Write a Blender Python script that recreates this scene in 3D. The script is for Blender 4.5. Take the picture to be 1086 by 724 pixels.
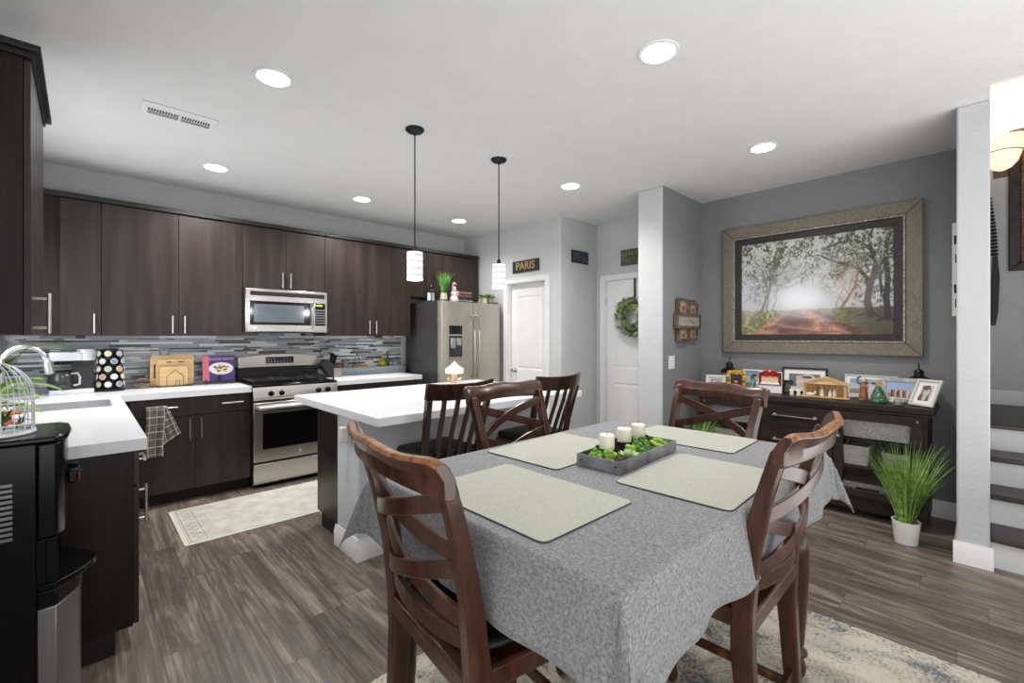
import bpy, bmesh, math, random
import numpy as np
from mathutils import Vector, Matrix
random.seed(7)
R = math.radians; PI = math.pi
S = bpy.context.scene
for o in list(bpy.data.objects): bpy.data.objects.remove(o)
C = S.collection
# ------------------------------------------------------------------ camera
cam = bpy.data.objects.new('camera', bpy.data.cameras.new('camera')); C.objects.link(cam)
cam.location = (0, 0, 1.36); cam.rotation_euler = (R(90), 0, R(46.4-90))
cam.data.sensor_width = 36; cam.data.lens = 36*478/1086
cam.data.shift_y = -5.5/1086; cam.data.clip_start = 0.02
S.camera = cam
S.view_settings.view_transform = 'Standard'; S.view_settings.look = 'None'
S.view_settings.exposure = 0.62; S.view_settings.gamma = 1.0; S.view_settings.use_curve_mapping = False
# ------------------------------------------------------------------ world and large lights
W = bpy.data.worlds.new('world'); S.world = W; W.use_nodes = True
W.node_tree.nodes['Background'].inputs[0].default_value = (1.0, 1.0, 1.0, 1)
W.node_tree.nodes['Background'].inputs[1].default_value = 0.36
CAN_W = 44.0
def area(name, loc, rot, sx, sy, watts, col=(1, 1, 1)):
    l = bpy.data.lights.new(name, 'AREA'); l.shape = 'RECTANGLE'; l.size = sx; l.size_y = sy
    l.energy = watts; l.color = col
    o = bpy.data.objects.new(name, l); o.location = loc; o.rotation_euler = rot; C.objects.link(o); return o
area('added_rear_fill', (1.6, -2.8, 1.1), (R(112), 0, 0), 4.2, 2.0, 8, (1, 1, 1))  # added fill light behind the camera, tilted up; no door stands there
area('added_ceiling_uplight', (1.5, -2.0, 0.55), (R(176), 0, 0), 5.0, 3.0, 100, (1, 1, 1))  # unseen uplight added only to brighten the ceiling
area('living_room_window_daylight', (-2.3, -1.0, 1.3), (R(104), 0, R(-74)), 3.0, 2.0, 46, (1, 1, 1))
area('sink_window_daylight', (-0.47, 4.0, 1.65), (0, R(-90), 0), 0.95, 1.2, 12, (0.95, 0.98, 1))

# ------------------------------------------------------------------ materials
def s2l(c): return tuple(((v/255)/12.92 if v/255 <= .04045 else ((v/255+.055)/1.055)**2.4) for v in c)
MATS = {}
def mat(name, col, rough=.5, metal=0, var=.06, nscale=6, stretch=(1, 1, 1), bump=0, bscale=80, coat=0, emit=0, ecol=None,
        trans=0, spec=.5, sheen=0, alpha=1, col2=None, detail=4, worn=None, vcol=None):
    if name in MATS: return MATS[name]
    m = bpy.data.materials.new(name); m.use_nodes = True; nt = m.node_tree; b = nt.nodes['Principled BSDF']
    base = s2l(col); N = nt.nodes.new; L = nt.links.new
    tc = N('ShaderNodeTexCoord'); mp = N('ShaderNodeMapping'); mp.inputs['Scale'].default_value = stretch
    L(tc.outputs['Object'], mp.inputs[0])
    nz = N('ShaderNodeTexNoise'); nz.inputs['Scale'].default_value = nscale; nz.inputs['Detail'].default_value = detail
    L(mp.outputs[0], nz.inputs['Vector'])
    rp = N('ShaderNodeValToRGB'); c2 = s2l(col2) if col2 else tuple(v*(1+var*2) for v in base)
    c1 = base if col2 else tuple(v*(1-var*2) for v in base)
    rp.color_ramp.elements[0].position = .35; rp.color_ramp.elements[1].position = .65
    rp.color_ramp.elements[0].color = (*c1, 1); rp.color_ramp.elements[1].color = (*c2, 1)
    L(nz.outputs['Fac'], rp.inputs[0]); out = rp.outputs[0]
    if vcol:
        at = N('ShaderNodeAttribute'); at.attribute_name = vcol; mx = N('ShaderNodeMix'); mx.data_type = 'RGBA'; mx.blend_type = 'MULTIPLY'
        mx.inputs[0].default_value = 1; L(at.outputs['Color'], mx.inputs[6]); L(out, mx.inputs[7]); out = mx.outputs[2]
    if worn:
        ge = N('ShaderNodeNewGeometry'); n2 = N('ShaderNodeTexNoise'); n2.inputs['Scale'].default_value = 14
        L(tc.outputs['Object'], n2.inputs['Vector'])
        ad = N('ShaderNodeMath'); ad.operation = 'MULTIPLY_ADD'; ad.inputs[1].default_value = .10; L(n2.outputs['Fac'], ad.inputs[0]); L(ge.outputs['Pointiness'], ad.inputs[2])
        r2 = N('ShaderNodeValToRGB'); r2.color_ramp.elements[0].position = worn[1]; r2.color_ramp.elements[1].position = worn[1]+.03; L(ad.outputs[0], r2.inputs[0])
        mx = N('ShaderNodeMix'); mx.data_type = 'RGBA'; L(r2.outputs[0], mx.inputs[0]); L(out, mx.inputs[6]); mx.inputs[7].default_value = (*s2l(worn[0]), 1); out = mx.outputs[2]
    L(out, b.inputs['Base Color'])
    b.inputs['Roughness'].default_value = rough; b.inputs['Metallic'].default_value = metal
    b.inputs['Coat Weight'].default_value = coat; b.inputs['Coat Roughness'].default_value = .15
    b.inputs['Transmission Weight'].default_value = trans; b.inputs['Specular IOR Level'].default_value = spec
    b.inputs['Sheen Weight'].default_value = sheen; b.inputs['Alpha'].default_value = alpha
    if emit: b.inputs['Emission Strength'].default_value = emit; b.inputs['Emission Color'].default_value = (*(s2l(ecol) if ecol else base), 1)
    if bump:
        n3 = N('ShaderNodeTexNoise'); n3.inputs['Scale'].default_value = bscale; n3.inputs['Detail'].default_value = 3; L(mp.outputs[0], n3.inputs['Vector'])
        bp = N('ShaderNodeBump'); bp.inputs['Strength'].default_value = bump; bp.inputs['Distance'].default_value = .01
        L(n3.outputs['Fac'], bp.inputs['Height']); L(bp.outputs[0], b.inputs['Normal'])
    MATS[name] = m; return m
wall_light = mat('light_grey_paint', (196, 197, 199), .85, var=.01, bump=.25, bscale=45)
wall_grey = mat('mid_grey_paint', (132, 133, 135), .85, var=.01, bump=.25, bscale=45)
ceil_m = mat('ceiling_paint', (222, 222, 222), .9, var=.008, bump=.2, bscale=40)
trim_m = mat('white_trim_paint', (232, 232, 233), .45, var=.01)
cab_m = mat('espresso_veneer', (44, 34, 31), .34, var=.18, nscale=2.2, stretch=(9, 9, .6), detail=7, spec=.45)
cab_d = mat('espresso_end_panel', (30, 23, 21), .4, spec=.3, var=.15, nscale=3, stretch=(14, 14, .7), detail=6)
kick_m = mat('dark_kick', (24, 21, 20), .6)
steel = mat('brushed_steel', (190, 187, 182), .27, 1, var=.03, nscale=4, stretch=(1, 1, 60))
steel_h = mat('satin_nickel', (205, 203, 200), .3, 1, var=.02)
fridge_m = mat('fridge_steel', (184, 179, 165), .42, .7, var=.03, nscale=3, stretch=(60, 60, 1))
fridge_s = mat('fridge_side_grey', (86, 84, 86), .38, .55, var=.05)
black_g = mat('black_gloss', (8, 8, 9), .09, var=.05, spec=.5)
black_m = mat('black_matte', (18, 18, 19), .5, var=.05)
iron_m = mat('black_iron', (16, 16, 17), .42, .3, var=.05)
quartz = mat('white_quartz', (236, 237, 240), .18, var=.012, nscale=2)
chair_w = mat('cherry_wood', (64, 35, 22), .28, var=.22, nscale=6, stretch=(5, 5, 1.2), coat=.2, detail=6, worn=((158, 102, 54), .626))
stool_w = mat('dark_cherry_wood', (48, 27, 22), .26, var=.25, nscale=4, stretch=(6, 6, 1.5), coat=.4)
leather = mat('black_leather', (14, 13, 14), .45, bump=.15, bscale=120)
sb_m = mat('sideboard_wood', (40, 31, 27), .45, spec=.3, var=.28, nscale=2.5, stretch=(10, .9, 8), detail=8)
glass = mat('clear_glass', (240, 245, 245), .03, trans=1, var=0)
def glass_thin():
    m = bpy.data.materials.new('pane_glass'); m.use_nodes = True; nt = m.node_tree; b = nt.nodes['Principled BSDF']
    g = nt.nodes.new('ShaderNodeBsdfGlossy'); g.inputs['Roughness'].default_value = .05
    t = nt.nodes.new('ShaderNodeBsdfTransparent'); mx = nt.nodes.new('ShaderNodeMixShader'); fr = nt.nodes.new('ShaderNodeFresnel')
    fr.inputs[0].default_value = 1.5
    nt.links.new(fr.outputs[0], mx.inputs[0]); nt.links.new(t.outputs[0], mx.inputs[1]); nt.links.new(g.outputs[0], mx.inputs[2])
    nt.links.new(mx.outputs[0], nt.nodes['Material Output'].inputs[0]); nt.nodes.remove(b); return m
pane = glass_thin()
white_c = mat('white_ceramic', (232, 230, 226), .3, var=.01)
cream_c = mat('cream_ceramic', (226, 218, 190), .4, var=.03)
green_b = mat('bright_leaf', (96, 150, 44), .5, var=.2, nscale=20)
green_d = mat('dark_leaf', (42, 92, 34), .5, var=.2, nscale=20)
green_y = mat('lime_leaf', (150, 190, 70), .5, var=.15, nscale=20)
grass_m = mat('grass_blade', (66, 116, 40), .5, nscale=40, col2=(156, 182, 92))
silver_l = mat('silver_leaf', (176, 196, 150), .5, var=.12, nscale=20)
soil_m = mat('moss_and_soil', (94, 72, 40), .9, var=.3, nscale=60)
gold_m = mat('gold_paint', (196, 156, 60), .4, .3, var=.15, nscale=30)
red_m = mat('red_satin', (176, 22, 24), .4, var=.1)
pine_m = mat('pale_pine', (214, 176, 124), .55, var=.1, nscale=3, stretch=(1, 1, 10))
board_m = mat('bamboo_board', (222, 188, 138), .5, var=.07, nscale=3, stretch=(1, 1, 12))
wicker = mat('rattan', (192, 146, 80), .6, var=.15, nscale=30)
galv = mat('galvanised_metal', (150, 153, 158), .42, .75, var=.18, nscale=14)
wax = mat('ivory_wax', (238, 236, 216), .5, var=.01)
paint_blk = mat('blackboard_sign', (32, 32, 34), .6, var=.1)
skin = mat('figurine_skin', (214, 170, 140), .5)

# ------------------------------------------------------------------ mesh builder
OFF = {}
class MB:
    def __init__(s): s.bm = bmesh.new(); s.mi = 0
    def _add(s, fs):
        for f in fs: f.material_index = s.mi
    def box(s, x0, x1, y0, y1, z0, z1, M=None):
        v = [s.bm.verts.new(Vector((x, y, z)) if M is None else M @ Vector((x, y, z))) for x in (x0, x1) for y in (y0, y1) for z in (z0, z1)]
        s._add([s.bm.faces.new([v[i] for i in q]) for q in ((0, 1, 3, 2), (4, 6, 7, 5), (0, 4, 5, 1), (2, 3, 7, 6), (0, 2, 6, 4), (1, 5, 7, 3))]); return s
    def quad(s, *p): s._add([s.bm.faces.new([s.bm.verts.new(Vector(q)) for q in p])]); return s
    def rings(s, rings, closed=False, caps=True):
        vr = [[s.bm.verts.new(p) for p in r] for r in rings]; n = len(vr[0]); fs = []
        for i in range(len(vr)-(0 if closed else 1)):
            a, b = vr[i], vr[(i+1) % len(vr)]
            for j in range(n): fs.append(s.bm.faces.new((a[j], a[(j+1) % n], b[(j+1) % n], b[j])))
        if caps and not closed: fs.append(s.bm.faces.new(vr[0][::-1])); fs.append(s.bm.faces.new(vr[-1]))
        s._add(fs); return s
    def lathe(s, c, prof, n=24, ax='z'):
        rs = []
        for r, z in prof:
            r = max(r, .0004); ring = []
            for k in range(n):
                a = 2*PI*k/n; p = (r*math.cos(a), r*math.sin(a), z)
                if ax == 'x': p = (p[2], p[0], p[1])
                if ax == 'y': p = (p[1], p[2], p[0])
                ring.append(Vector(c)+Vector(p))
            rs.append(ring)
        return s.rings(rs)
    def tube(s, pts, r, n=8, closed=False, flat=None):
        pts = [Vector(p) for p in pts]; m = len(pts); rs = []; up = Vector((0, 0, 1))
        for i, p in enumerate(pts):
            if closed: t = pts[(i+1) % m]-pts[i-1]
            else: t = pts[min(i+1, m-1)]-pts[max(i-1, 0)]
            t.normalize(); ref = up if abs(t.z) < .95 else Vector((0, 1, 0))
            a = t.cross(ref).normalized(); b = a.cross(t)
            rr = r[i] if isinstance(r, (list, tuple)) else r; fb = flat if flat else 1
            rs.append([p+a*rr*math.cos(2*PI*k/n)+b*rr*fb*math.sin(2*PI*k/n) for k in range(n)])
        return s.rings(rs, closed)
    def cyl(s, p0, p1, r, r1=None, n=16): return s.tube([p0, p1], [r, r if r1 is None else r1], n)
    def ell(s, c, rx, ry=None, rz=None, n=14, M=None):
        ry = rx if ry is None else ry; rz = rx if rz is None else rz; rs = []
        for i in range(n//2+1):
            t = PI*i/(n//2); q = max(math.sin(t), .01)
            rs.append([(Vector(c)+(M @ Vector((rx*q*math.cos(a), ry*q*math.sin(a), -rz*math.cos(t))) if M else Vector((rx*q*math.cos(a), ry*q*math.sin(a), -rz*math.cos(t))))) for a in (2*PI*k/n for k in range(n))])
        return s.rings(rs)
    def bar(s, pts, w, h, ups=None):
        """rectangular section swept along pts; w along side axis, h along up axis (lists allowed)"""
        pts = [Vector(p) for p in pts]; m = len(pts); rs = []
        for i, p in enumerate(pts):
            t = (pts[min(i+1, m-1)]-pts[max(i-1, 0)]).normalized()
            u = Vector(ups) if ups is not None else (Vector((0, 0, 1)) if abs(t.z) < .9 else Vector((0, 1, 0)))
            a = t.cross(u).normalized(); b = a.cross(t).normalized()
            ww = (w[i] if isinstance(w, (list, tuple)) else w)/2; hh = (h[i] if isinstance(h, (list, tuple)) else h)/2
            rs.append([p+a*ww+b*hh, p-a*ww+b*hh, p-a*ww-b*hh, p+a*ww-b*hh])
        return s.rings(rs)
    def prism(s, poly, p0, u, v, d):
        """polygon in (u,v) plane at p0, extruded along d"""
        p0, u, v, d = map(Vector, (p0, u, v, d)); a = [p0+u*x+v*y for x, y in poly]
        return s.rings([a, [q+d for q in a]])
    def build(s, name, m, parent=None, bevel=0, smooth=35, local=False, sub=0, label=None, seg=2):
        bmesh.ops.recalc_face_normals(s.bm, faces=s.bm.faces)
        me = bpy.data.meshes.new(name); s.bm.to_mesh(me); s.bm.free()
        for x in (m if isinstance(m, (list, tuple)) else [m]): me.materials.append(x)
        return link(name, me, parent, bevel, smooth, local, sub, label, seg)
def link(name, me, parent=None, bevel=0, smooth=35, local=False, sub=0, label=None, seg=2):
    o = bpy.data.objects.new(name, me); C.objects.link(o)
    if parent is not None:
        o.parent = parent; OFF[o.name] = OFF.get(parent.name, Vector())
        if not local: me.transform(Matrix.Translation(-OFF[o.name]))
    elif not local:
        co = [v.co for v in me.vertices]; c = Vector(((min(v.x for v in co)+max(v.x for v in co))/2, (min(v.y for v in co)+max(v.y for v in co))/2, min(v.z for v in co)))
        me.transform(Matrix.Translation(-c)); o.location = c; OFF[o.name] = c
    if smooth:
        me.polygons.foreach_set('use_smooth', [True]*len(me.polygons)); me.set_sharp_from_angle(angle=R(smooth))
    if bevel:
        b = o.modifiers.new('bevel', 'BEVEL'); b.width = bevel; b.segments = seg; b.limit_method = 'ANGLE'; b.angle_limit = R(30); b.harden_normals = False
    if sub:
        b = o.modifiers.new('sub', 'SUBSURF'); b.levels = sub; b.render_levels = sub
    if label: o['label'] = label
    return o
def thing(name, label, cat, loc=(0, 0, 0), rotz=0, group=None, kind=None):
    o = bpy.data.objects.new(name, None); C.objects.link(o); o.empty_display_size = .05
    o.location = loc; o.rotation_euler = (0, 0, rotz); OFF[o.name] = Vector(loc)
    if kind: o['kind'] = kind
    if label: o['label'] = label
    if cat: o['category'] = cat
    if group: o['group'] = group
    return o
def tag(o, label, cat, group=None):
    o['label'] = label; o['category'] = cat
    if group: o['group'] = group
    return o
def dup(root, loc, rotz=None, label=None, group=None):
    r = root.copy(); C.objects.link(r); r.location = loc
    if rotz is not None: r.rotation_euler = (0, 0, rotz)
    if label: r['label'] = label
    if group: r['group'] = group
    for ch in list(root.children):
        c = ch.copy(); C.objects.link(c); c.parent = r
        for g in list(ch.children):
            d = g.copy(); C.objects.link(d); d.parent = c
    return r
def struct(name, mb, m, parent=None, **k):
    o = mb.build(name, m, parent, **k)
    if parent is None: o['kind'] = 'structure'
    return o
def text_mesh(txt, size, depth=.002):
    cu = bpy.data.curves.new('t', 'FONT'); cu.body = txt; cu.size = size; cu.extrude = depth; cu.align_x = 'CENTER'; cu.align_y = 'CENTER'
    o = bpy.data.objects.new('t', cu); C.objects.link(o); bpy.context.view_layer.update()
    me = bpy.data.meshes.new_from_object(o.evaluated_get(bpy.context.evaluated_depsgraph_get())); bpy.data.objects.remove(o); return me
def text(txt, size, pos, right, up, m, parent, name='lettering', depth=.002, local=False, sx=1):
    me = text_mesh(txt, size, depth); r = Vector(right).normalized(); u = Vector(up).normalized(); n = r.cross(u)
    M = Matrix.Identity(4)
    for i in range(3): M[i][0] = r[i]*sx; M[i][1] = u[i]; M[i][2] = n[i]; M[i][3] = pos[i]
    me.transform(M); me.materials.clear(); me.materials.append(m); return link(name, me, parent, smooth=0, local=local)
def handle(parent, c, axis, ln, out, name='handle', r=.006, st=.028):
    """bar pull centred at c (on the door face), axis vector, out vector"""
    c, a, o = Vector(c), Vector(axis), Vector(out); b = MB()
    b.cyl(c+o*st-a*ln/2, c+o*st+a*ln/2, r, n=12)
    for s in (-1, 1): b.cyl(c+a*s*(ln/2-.022), c+a*s*(ln/2-.022)+o*st, r*.75, n=8)
    return b.build(name, steel_h, parent, label='satin nickel bar handle')
def paint_mesh(name, img, p0, u, v, m, parent=None, local=False):
    """flat picture surface; img is h x w x 3 in linear rgb, row 0 at the top"""
    h, w, _ = img.shape; p0, u, v = Vector(p0), Vector(u), Vector(v)
    vs = [p0+u*(i/w)+v*(j/h) for j in range(h+1) for i in range(w+1)]
    fs = [(j*(w+1)+i, j*(w+1)+i+1, (j+1)*(w+1)+i+1, (j+1)*(w+1)+i) for j in range(h) for i in range(w)]
    me = bpy.data.meshes.new(name); me.from_pydata([tuple(x) for x in vs], [], fs)
    at = me.color_attributes.new('Col', 'FLOAT_COLOR', 'CORNER')
    a = np.ones((h*w, 4, 4)); a[:, :, :3] = img[::-1].reshape(h*w, 1, 3); at.data.foreach_set('color', a.astype(np.float32).ravel())
    me.materials.append(m); return link(name, me, parent, smooth=0, local=local)
print_m = mat('printed_paper', (255, 255, 255), .35, var=0, vcol='Col')
canvas_m = mat('printed_canvas', (255, 255, 255), .5, var=0, vcol='Col', bump=.1, bscale=200)
def lin(c): return np.array(s2l(c))

# ------------------------------------------------------------------ room shell
CH = 2.74
# floor: planks of one mesh, running along y
def build_floor():
    rnd = random.Random(3); vs = []; fs = []; cols = []; offs = []
    x = -1.0; pw = .178
    while x < 6.3:
        y = -3.2 - rnd.random()*1.2
        while y < 5.3:
            y1 = y+1.22; g = .0009; i = len(vs); vs += [(x+g, y+g, 0), (x+pw-g, y+g, 0), (x+pw-g, y1-g, 0), (x+g, y1-g, 0)]; fs.append((i, i+1, i+2, i+3))
            b = .80+.4*rnd.random(); cols.append((b, b*(.97+.05*rnd.random()), b*(.93+.1*rnd.random()), 1)); offs.append((rnd.random()*9, rnd.random()*9, rnd.random()*9)); y = y1
        x += pw
    i = len(vs); vs += [(-1, -3.2, -.002), (6.3, -3.2, -.002), (6.3, 5.3, -.002), (-1, 5.3, -.002)]; fs.append((i, i+1, i+2, i+3)); cols.append((.3, .3, .3, 1)); offs.append((0, 0, 0))
    i = len(vs); vs += [(-1, -3.2, -.1), (6.3, -3.2, -.1), (6.3, 5.3, -.1), (-1, 5.3, -.1)]; fs.append((i+3, i+2, i+1, i)); cols.append((.3, .3, .3, 1)); offs.append((0, 0, 0))
    me = bpy.data.meshes.new('floor'); me.from_pydata(vs, [], fs)
    a = me.color_attributes.new('Col', 'FLOAT_COLOR', 'CORNER'); a.data.foreach_set('color', np.repeat(np.array(cols, np.float32), 4, 0).ravel())
    a = me.color_attributes.new('Offs', 'FLOAT_COLOR', 'CORNER'); a.data.foreach_set('color', np.repeat(np.array([(*o, 1) for o in offs], np.float32), 4, 0).ravel())
    m = bpy.data.materials.new('vinyl_planks'); m.use_nodes = True; nt = m.node_tree; b = nt.nodes['Principled BSDF']; N = nt.nodes.new; L = nt.links.new
    tc = N('ShaderNodeTexCoord'); of = N('ShaderNodeAttribute'); of.attribute_name = 'Offs'; ad = N('ShaderNodeVectorMath'); ad.operation = 'ADD'
    L(tc.outputs['Object'], ad.inputs[0]); L(of.outputs['Vector'], ad.inputs[1])
    mp = N('ShaderNodeMapping'); mp.inputs['Scale'].default_value = (5.5, .9, 1); L(ad.outputs[0], mp.inputs[0])
    n1 = N('ShaderNodeTexNoise'); n1.inputs['Scale'].default_value = 1.5; n1.inputs['Detail'].default_value = 9; n1.inputs['Roughness'].default_value = .68; n1.inputs['Distortion'].default_value = 1.4; L(mp.outputs[0], n1.inputs['Vector'])
    mp2 = N('ShaderNodeMapping'); mp2.inputs['Scale'].default_value = (42, 1.0, 1); L(ad.outputs[0], mp2.inputs[0])
    n2 = N('ShaderNodeTexNoise'); n2.inputs['Scale'].default_value = 2; n2.inputs['Detail'].default_value = 5; L(mp2.outputs[0], n2.inputs['Vector'])
    ma = N('ShaderNodeMath'); ma.operation = 'MULTIPLY_ADD'; ma.inputs[1].default_value = .36; L(n2.outputs['Fac'], ma.inputs[0])
    mb_ = N('ShaderNodeMath'); mb_.operation = 'MULTIPLY'; mb_.inputs[1].default_value = .70; L(n1.outputs['Fac'], mb_.inputs[0]); L(mb_.outputs[0], ma.inputs[2])
    rp = N('ShaderNodeValToRGB'); e = rp.color_ramp.elements; e[0].position = .36; e[0].color = (*s2l((70, 61, 55)), 1); e[1].position = .68; e[1].color = (*s2l((150, 137, 123)), 1)
    k = rp.color_ramp.elements.new(.52); k.color = (*s2l((97, 87, 80)), 1); L(ma.outputs[0], rp.inputs[0])
    at = N('ShaderNodeAttribute'); at.attribute_name = 'Col'; mx = N('ShaderNodeMix'); mx.data_type = 'RGBA'; mx.blend_type = 'MULTIPLY'; mx.inputs[0].default_value = 1
    L(at.outputs['Color'], mx.inputs[6]); L(rp.outputs[0], mx.inputs[7]); L(mx.outputs[2], b.inputs['Base Color'])
    b.inputs['Roughness'].default_value = .38
    bp = N('ShaderNodeBump'); bp.inputs['Strength'].default_value = .12; bp.inputs['Distance'].default_value = .004; L(ma.outputs[0], bp.inputs['Height']); L(bp.outputs[0], b.inputs['Normal'])
    me.materials.append(m); o = bpy.data.objects.new('floor', me); C.objects.link(o); o['kind'] = 'structure'
build_floor()
b = MB(); b.box(-.56, 3.6, -3.2, 5.26, CH, CH+.25); b.box(3.6, 4.8, -.02, 5.26, CH, CH+.25); struct('ceiling', b, ceil_m)
b = MB(); b.box(3.45, 6.2, -1.2, -.02, 3.43, 3.5); struct('ceiling', b, ceil_m)
struct('wall_back', MB().box(-.56, 4.1, 5.14, 5.26, 0, CH), wall_light)
b = MB(); b.box(-.56, -.44, .5, 3.4, 0, CH); b.box(-.56, -.44, 4.6, 5.14, 0, CH); b.box(-.56, -.44, 3.4, 4.6, 0, 1.12); b.box(-.56, -.44, 3.4, 4.6, 2.15, CH); struct('wall_left', b, wall_light)
# window over the sink
wn = thing('window_1', None, None, (-.5, 4.0, 1.12), kind='structure')
b = MB(); b.box(-.53, -.46, 3.4, 3.45, 1.12, 2.15); b.box(-.53, -.46, 4.55, 4.6, 1.12, 2.15); b.box(-.53, -.46, 3.45, 4.55, 1.12, 1.17); b.box(-.53, -.46, 3.45, 4.55, 2.10, 2.15); b.box(-.52, -.47, 3.98, 4.02, 1.17, 2.10)
b.build('window_frame', trim_m, wn, bevel=.003)
MB().box(-.50, -.496, 3.45, 4.55, 1.17, 2.10).build('pane', pane, wn)
# pantry wall (x=3.955) with door opening, passage wall, entry wall
def door_wall(name, x0, x1, ya, yb, oa, ob, oz):
    b = MB(); b.box(x0, x1, ya, oa, 0, CH); b.box(x0, x1, ob, yb, 0, CH); b.box(x0, x1, oa, ob, oz, CH); return struct(name, b, wall_light)
door_wall('wall_pantry', 3.955, 4.075, 3.34, 5.14, 3.575, 4.235, 2.03)
struct('wall_passage', MB().box(4.075, 4.635, 3.34, 3.46, 0, CH), wall_light)
door_wall('wall_entry', 4.635, 4.755, 2.29, 3.46, 2.345, 3.215, 2.04)
struct('wall_stub', MB().box(3.84, 4.755, 2.04, 2.29, 0, CH), [wall_light], bevel=.012, seg=3)
gb = MB(); gb.box(3.852, 4.66, 2.034, 2.0405, 0, CH); o = struct('wall_stub_dining_side', gb, wall_grey)
struct('wall_dining', MB().box(4.66, 4.78, .12, 2.04, 0, CH), wall_grey)
b = MB(); b.box(3.82, 4.78, -.02, .12, 0, CH); b.box(3.6, 6.05, -.019, .1, CH+.01, 3.43)
b.box(4.78, 6.05, -.02, .12, 0, CH); struct('wall_stair_divider', b, wall_light, bevel=.010, seg=3)
struct('wall_stair_back', MB().box(6.05, 6.17, -1.2, -.02, 0, 3.5), wall_light)
struct('wall_stair_right', MB().box(3.9, 6.17, -1.22, -1.1, 0, 3.5), wall_light)
struct('wall_stair_header', MB().box(3.45, 3.6, -1.1, -.02, CH+.25, 3.5), wall_light)
# baseboards
def baseboard(name, pts, h=.13, t=.014, ext=0):
    """pts: plan polyline, board on the left side of travel"""
    b = MB()
    for (xa, ya), (xb, yb) in zip(pts, pts[1:]):
        d = Vector((xb-xa, yb-ya, 0)); L_ = d.length; d.normalize(); n = Vector((-d.y, d.x, 0)); p = Vector((xa, ya, 0))-d*ext+n*.0005
        prof = [(0, 0), (t, 0), (t, h-.035), (t*.8, h-.028), (t*.8, h-.018), (t*.45, h-.010), (t*.45, h), (0, h)]
        b.prism(prof, p, n, (0, 0, 1), d*(L_+2*ext))
    return struct(name, b, trim_m)
baseboard('baseboard_dining', [(4.66, .12), (4.66, 2.034)])
baseboard('baseboard_stub', [(4.64, 2.034), (3.84, 2.034)])
baseboard('baseboard_stub_end', [(3.84, 2.034), (3.84, 2.29)], ext=.0145)
baseboard('baseboard_stair_divider', [(3.8205, .12), (4.64, .12)])
baseboard('baseboard_wall_end', [(3.82, -.02), (3.82, .12)], ext=.0145)
baseboard('baseboard_wall_return', [(3.878, -.02), (3.8205, -.02)])
baseboard('baseboard_pantry', [(3.955, 3.34), (3.955, 3.51)])
baseboard('baseboard_passage', [(4.62, 3.34), (3.955, 3.34)])

# doors in the x-facing walls
def door(name, xw, ya, yb, oz, panels, recess, knob_y, hinge_y):
    d = thing(name, None, None, (xw, (ya+yb)/2, 0), kind='structure'); w = .06; t = .016
    b = MB(); b.box(xw-t, xw, ya-w, ya, 0, oz+w); b.box(xw-t, xw, yb, yb+w, 0, oz+w); b.box(xw-t, xw, ya, yb, oz, oz+w)
    b.box(xw-t-.006, xw-t, ya-w, ya-w+.014, 0, oz+w); b.box(xw-t-.006, xw-t, yb+w-.014, yb+w, 0, oz+w); b.box(xw-t-.006, xw-t, ya-w, yb+w, oz+w-.014, oz+w)
    b.box(xw, xw+.1, ya-.001, ya+.012, 0, oz); b.box(xw, xw+.1, yb-.012, yb+.001, 0, oz); b.box(xw, xw+.1, ya, yb, oz-.012, oz+.001)
    b.build('casing', trim_m, d, bevel=.002)
    xf = xw+recess; b = MB(); b.box(xf+.006, xf+.04, ya+.014, yb-.014, .006, oz-.014)
    ys = (ya+.12, yb-.12)
    b.box(xf, xf+.01, ya+.014, ys[0], .006, oz-.014); b.box(xf, xf+.01, ys[1], yb-.014, .006, oz-.014)
    zs = [.006]+[z for p in panels for z in p]+[oz-.014]
    for i in range(0, len(zs), 2): b.box(xf, xf+.01, ys[0], ys[1], zs[i], zs[i+1])
    for p in panels: b.box(xf+.001, xf+.01, ys[0]+.028, ys[1]-.028, p[0]+.028, p[1]-.028)
    lf = b.build('leaf', trim_m, d, bevel=.005)
    b = MB(); b.lathe((xf, knob_y, .93), [(.026, 0), (.026, -.006), (.009, -.01), (.009, -.03), (.02, -.038), (.027, -.052), (.02, -.066), (.001, -.07)], 20, 'x'); b.build('knob', steel_h, lf, label='round satin nickel knob')
    b = MB()
    for z in (.25, 1.02, 1.78): b.cyl((xf-.004, hinge_y, z-.045), (xf-.004, hinge_y, z+.045), .007, n=10)
    b.build('hinge', steel_h, lf); return d
door('door_1', 3.955, 3.575, 4.235, 2.03, [(.25, .78), (.95, 1.86)], .06, 4.15, 3.592)
door('door_2', 4.635, 2.345, 3.215, 2.04, [(.22, .80), (.98, 1.90)], .012, 2.42, 3.205)

# staircase
st = thing('staircase', 'dark wood treads with white risers rising behind the wall end', 'stairs', (4.2, -.56, 0)); st['kind'] = 'structure'; del st['label'], st['category']
tread_m = mat('dark_tread', (66, 58, 56), .4, var=.2, nscale=3, stretch=(8, 1, 1))
riser_m = mat('riser_white', (214, 215, 216), .5, var=.01)
for i, x in enumerate((3.88, 4.15, 4.42, 4.69)):
    z = .185*(i+1)
    MB().box(x, x+.02, -1.1, -.021, z-.185, z-.03).build('riser', riser_m, st)
    MB().box(x-.028, (x+.27 if i < 3 else 6.05), -1.1, -.021, z-.032, z).build('tread', tread_m, st, bevel=.008)
MB().box(6.036, 6.05, -1.1, -.021, .74, .87).build('skirting', trim_m, st, bevel=.003)

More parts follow.
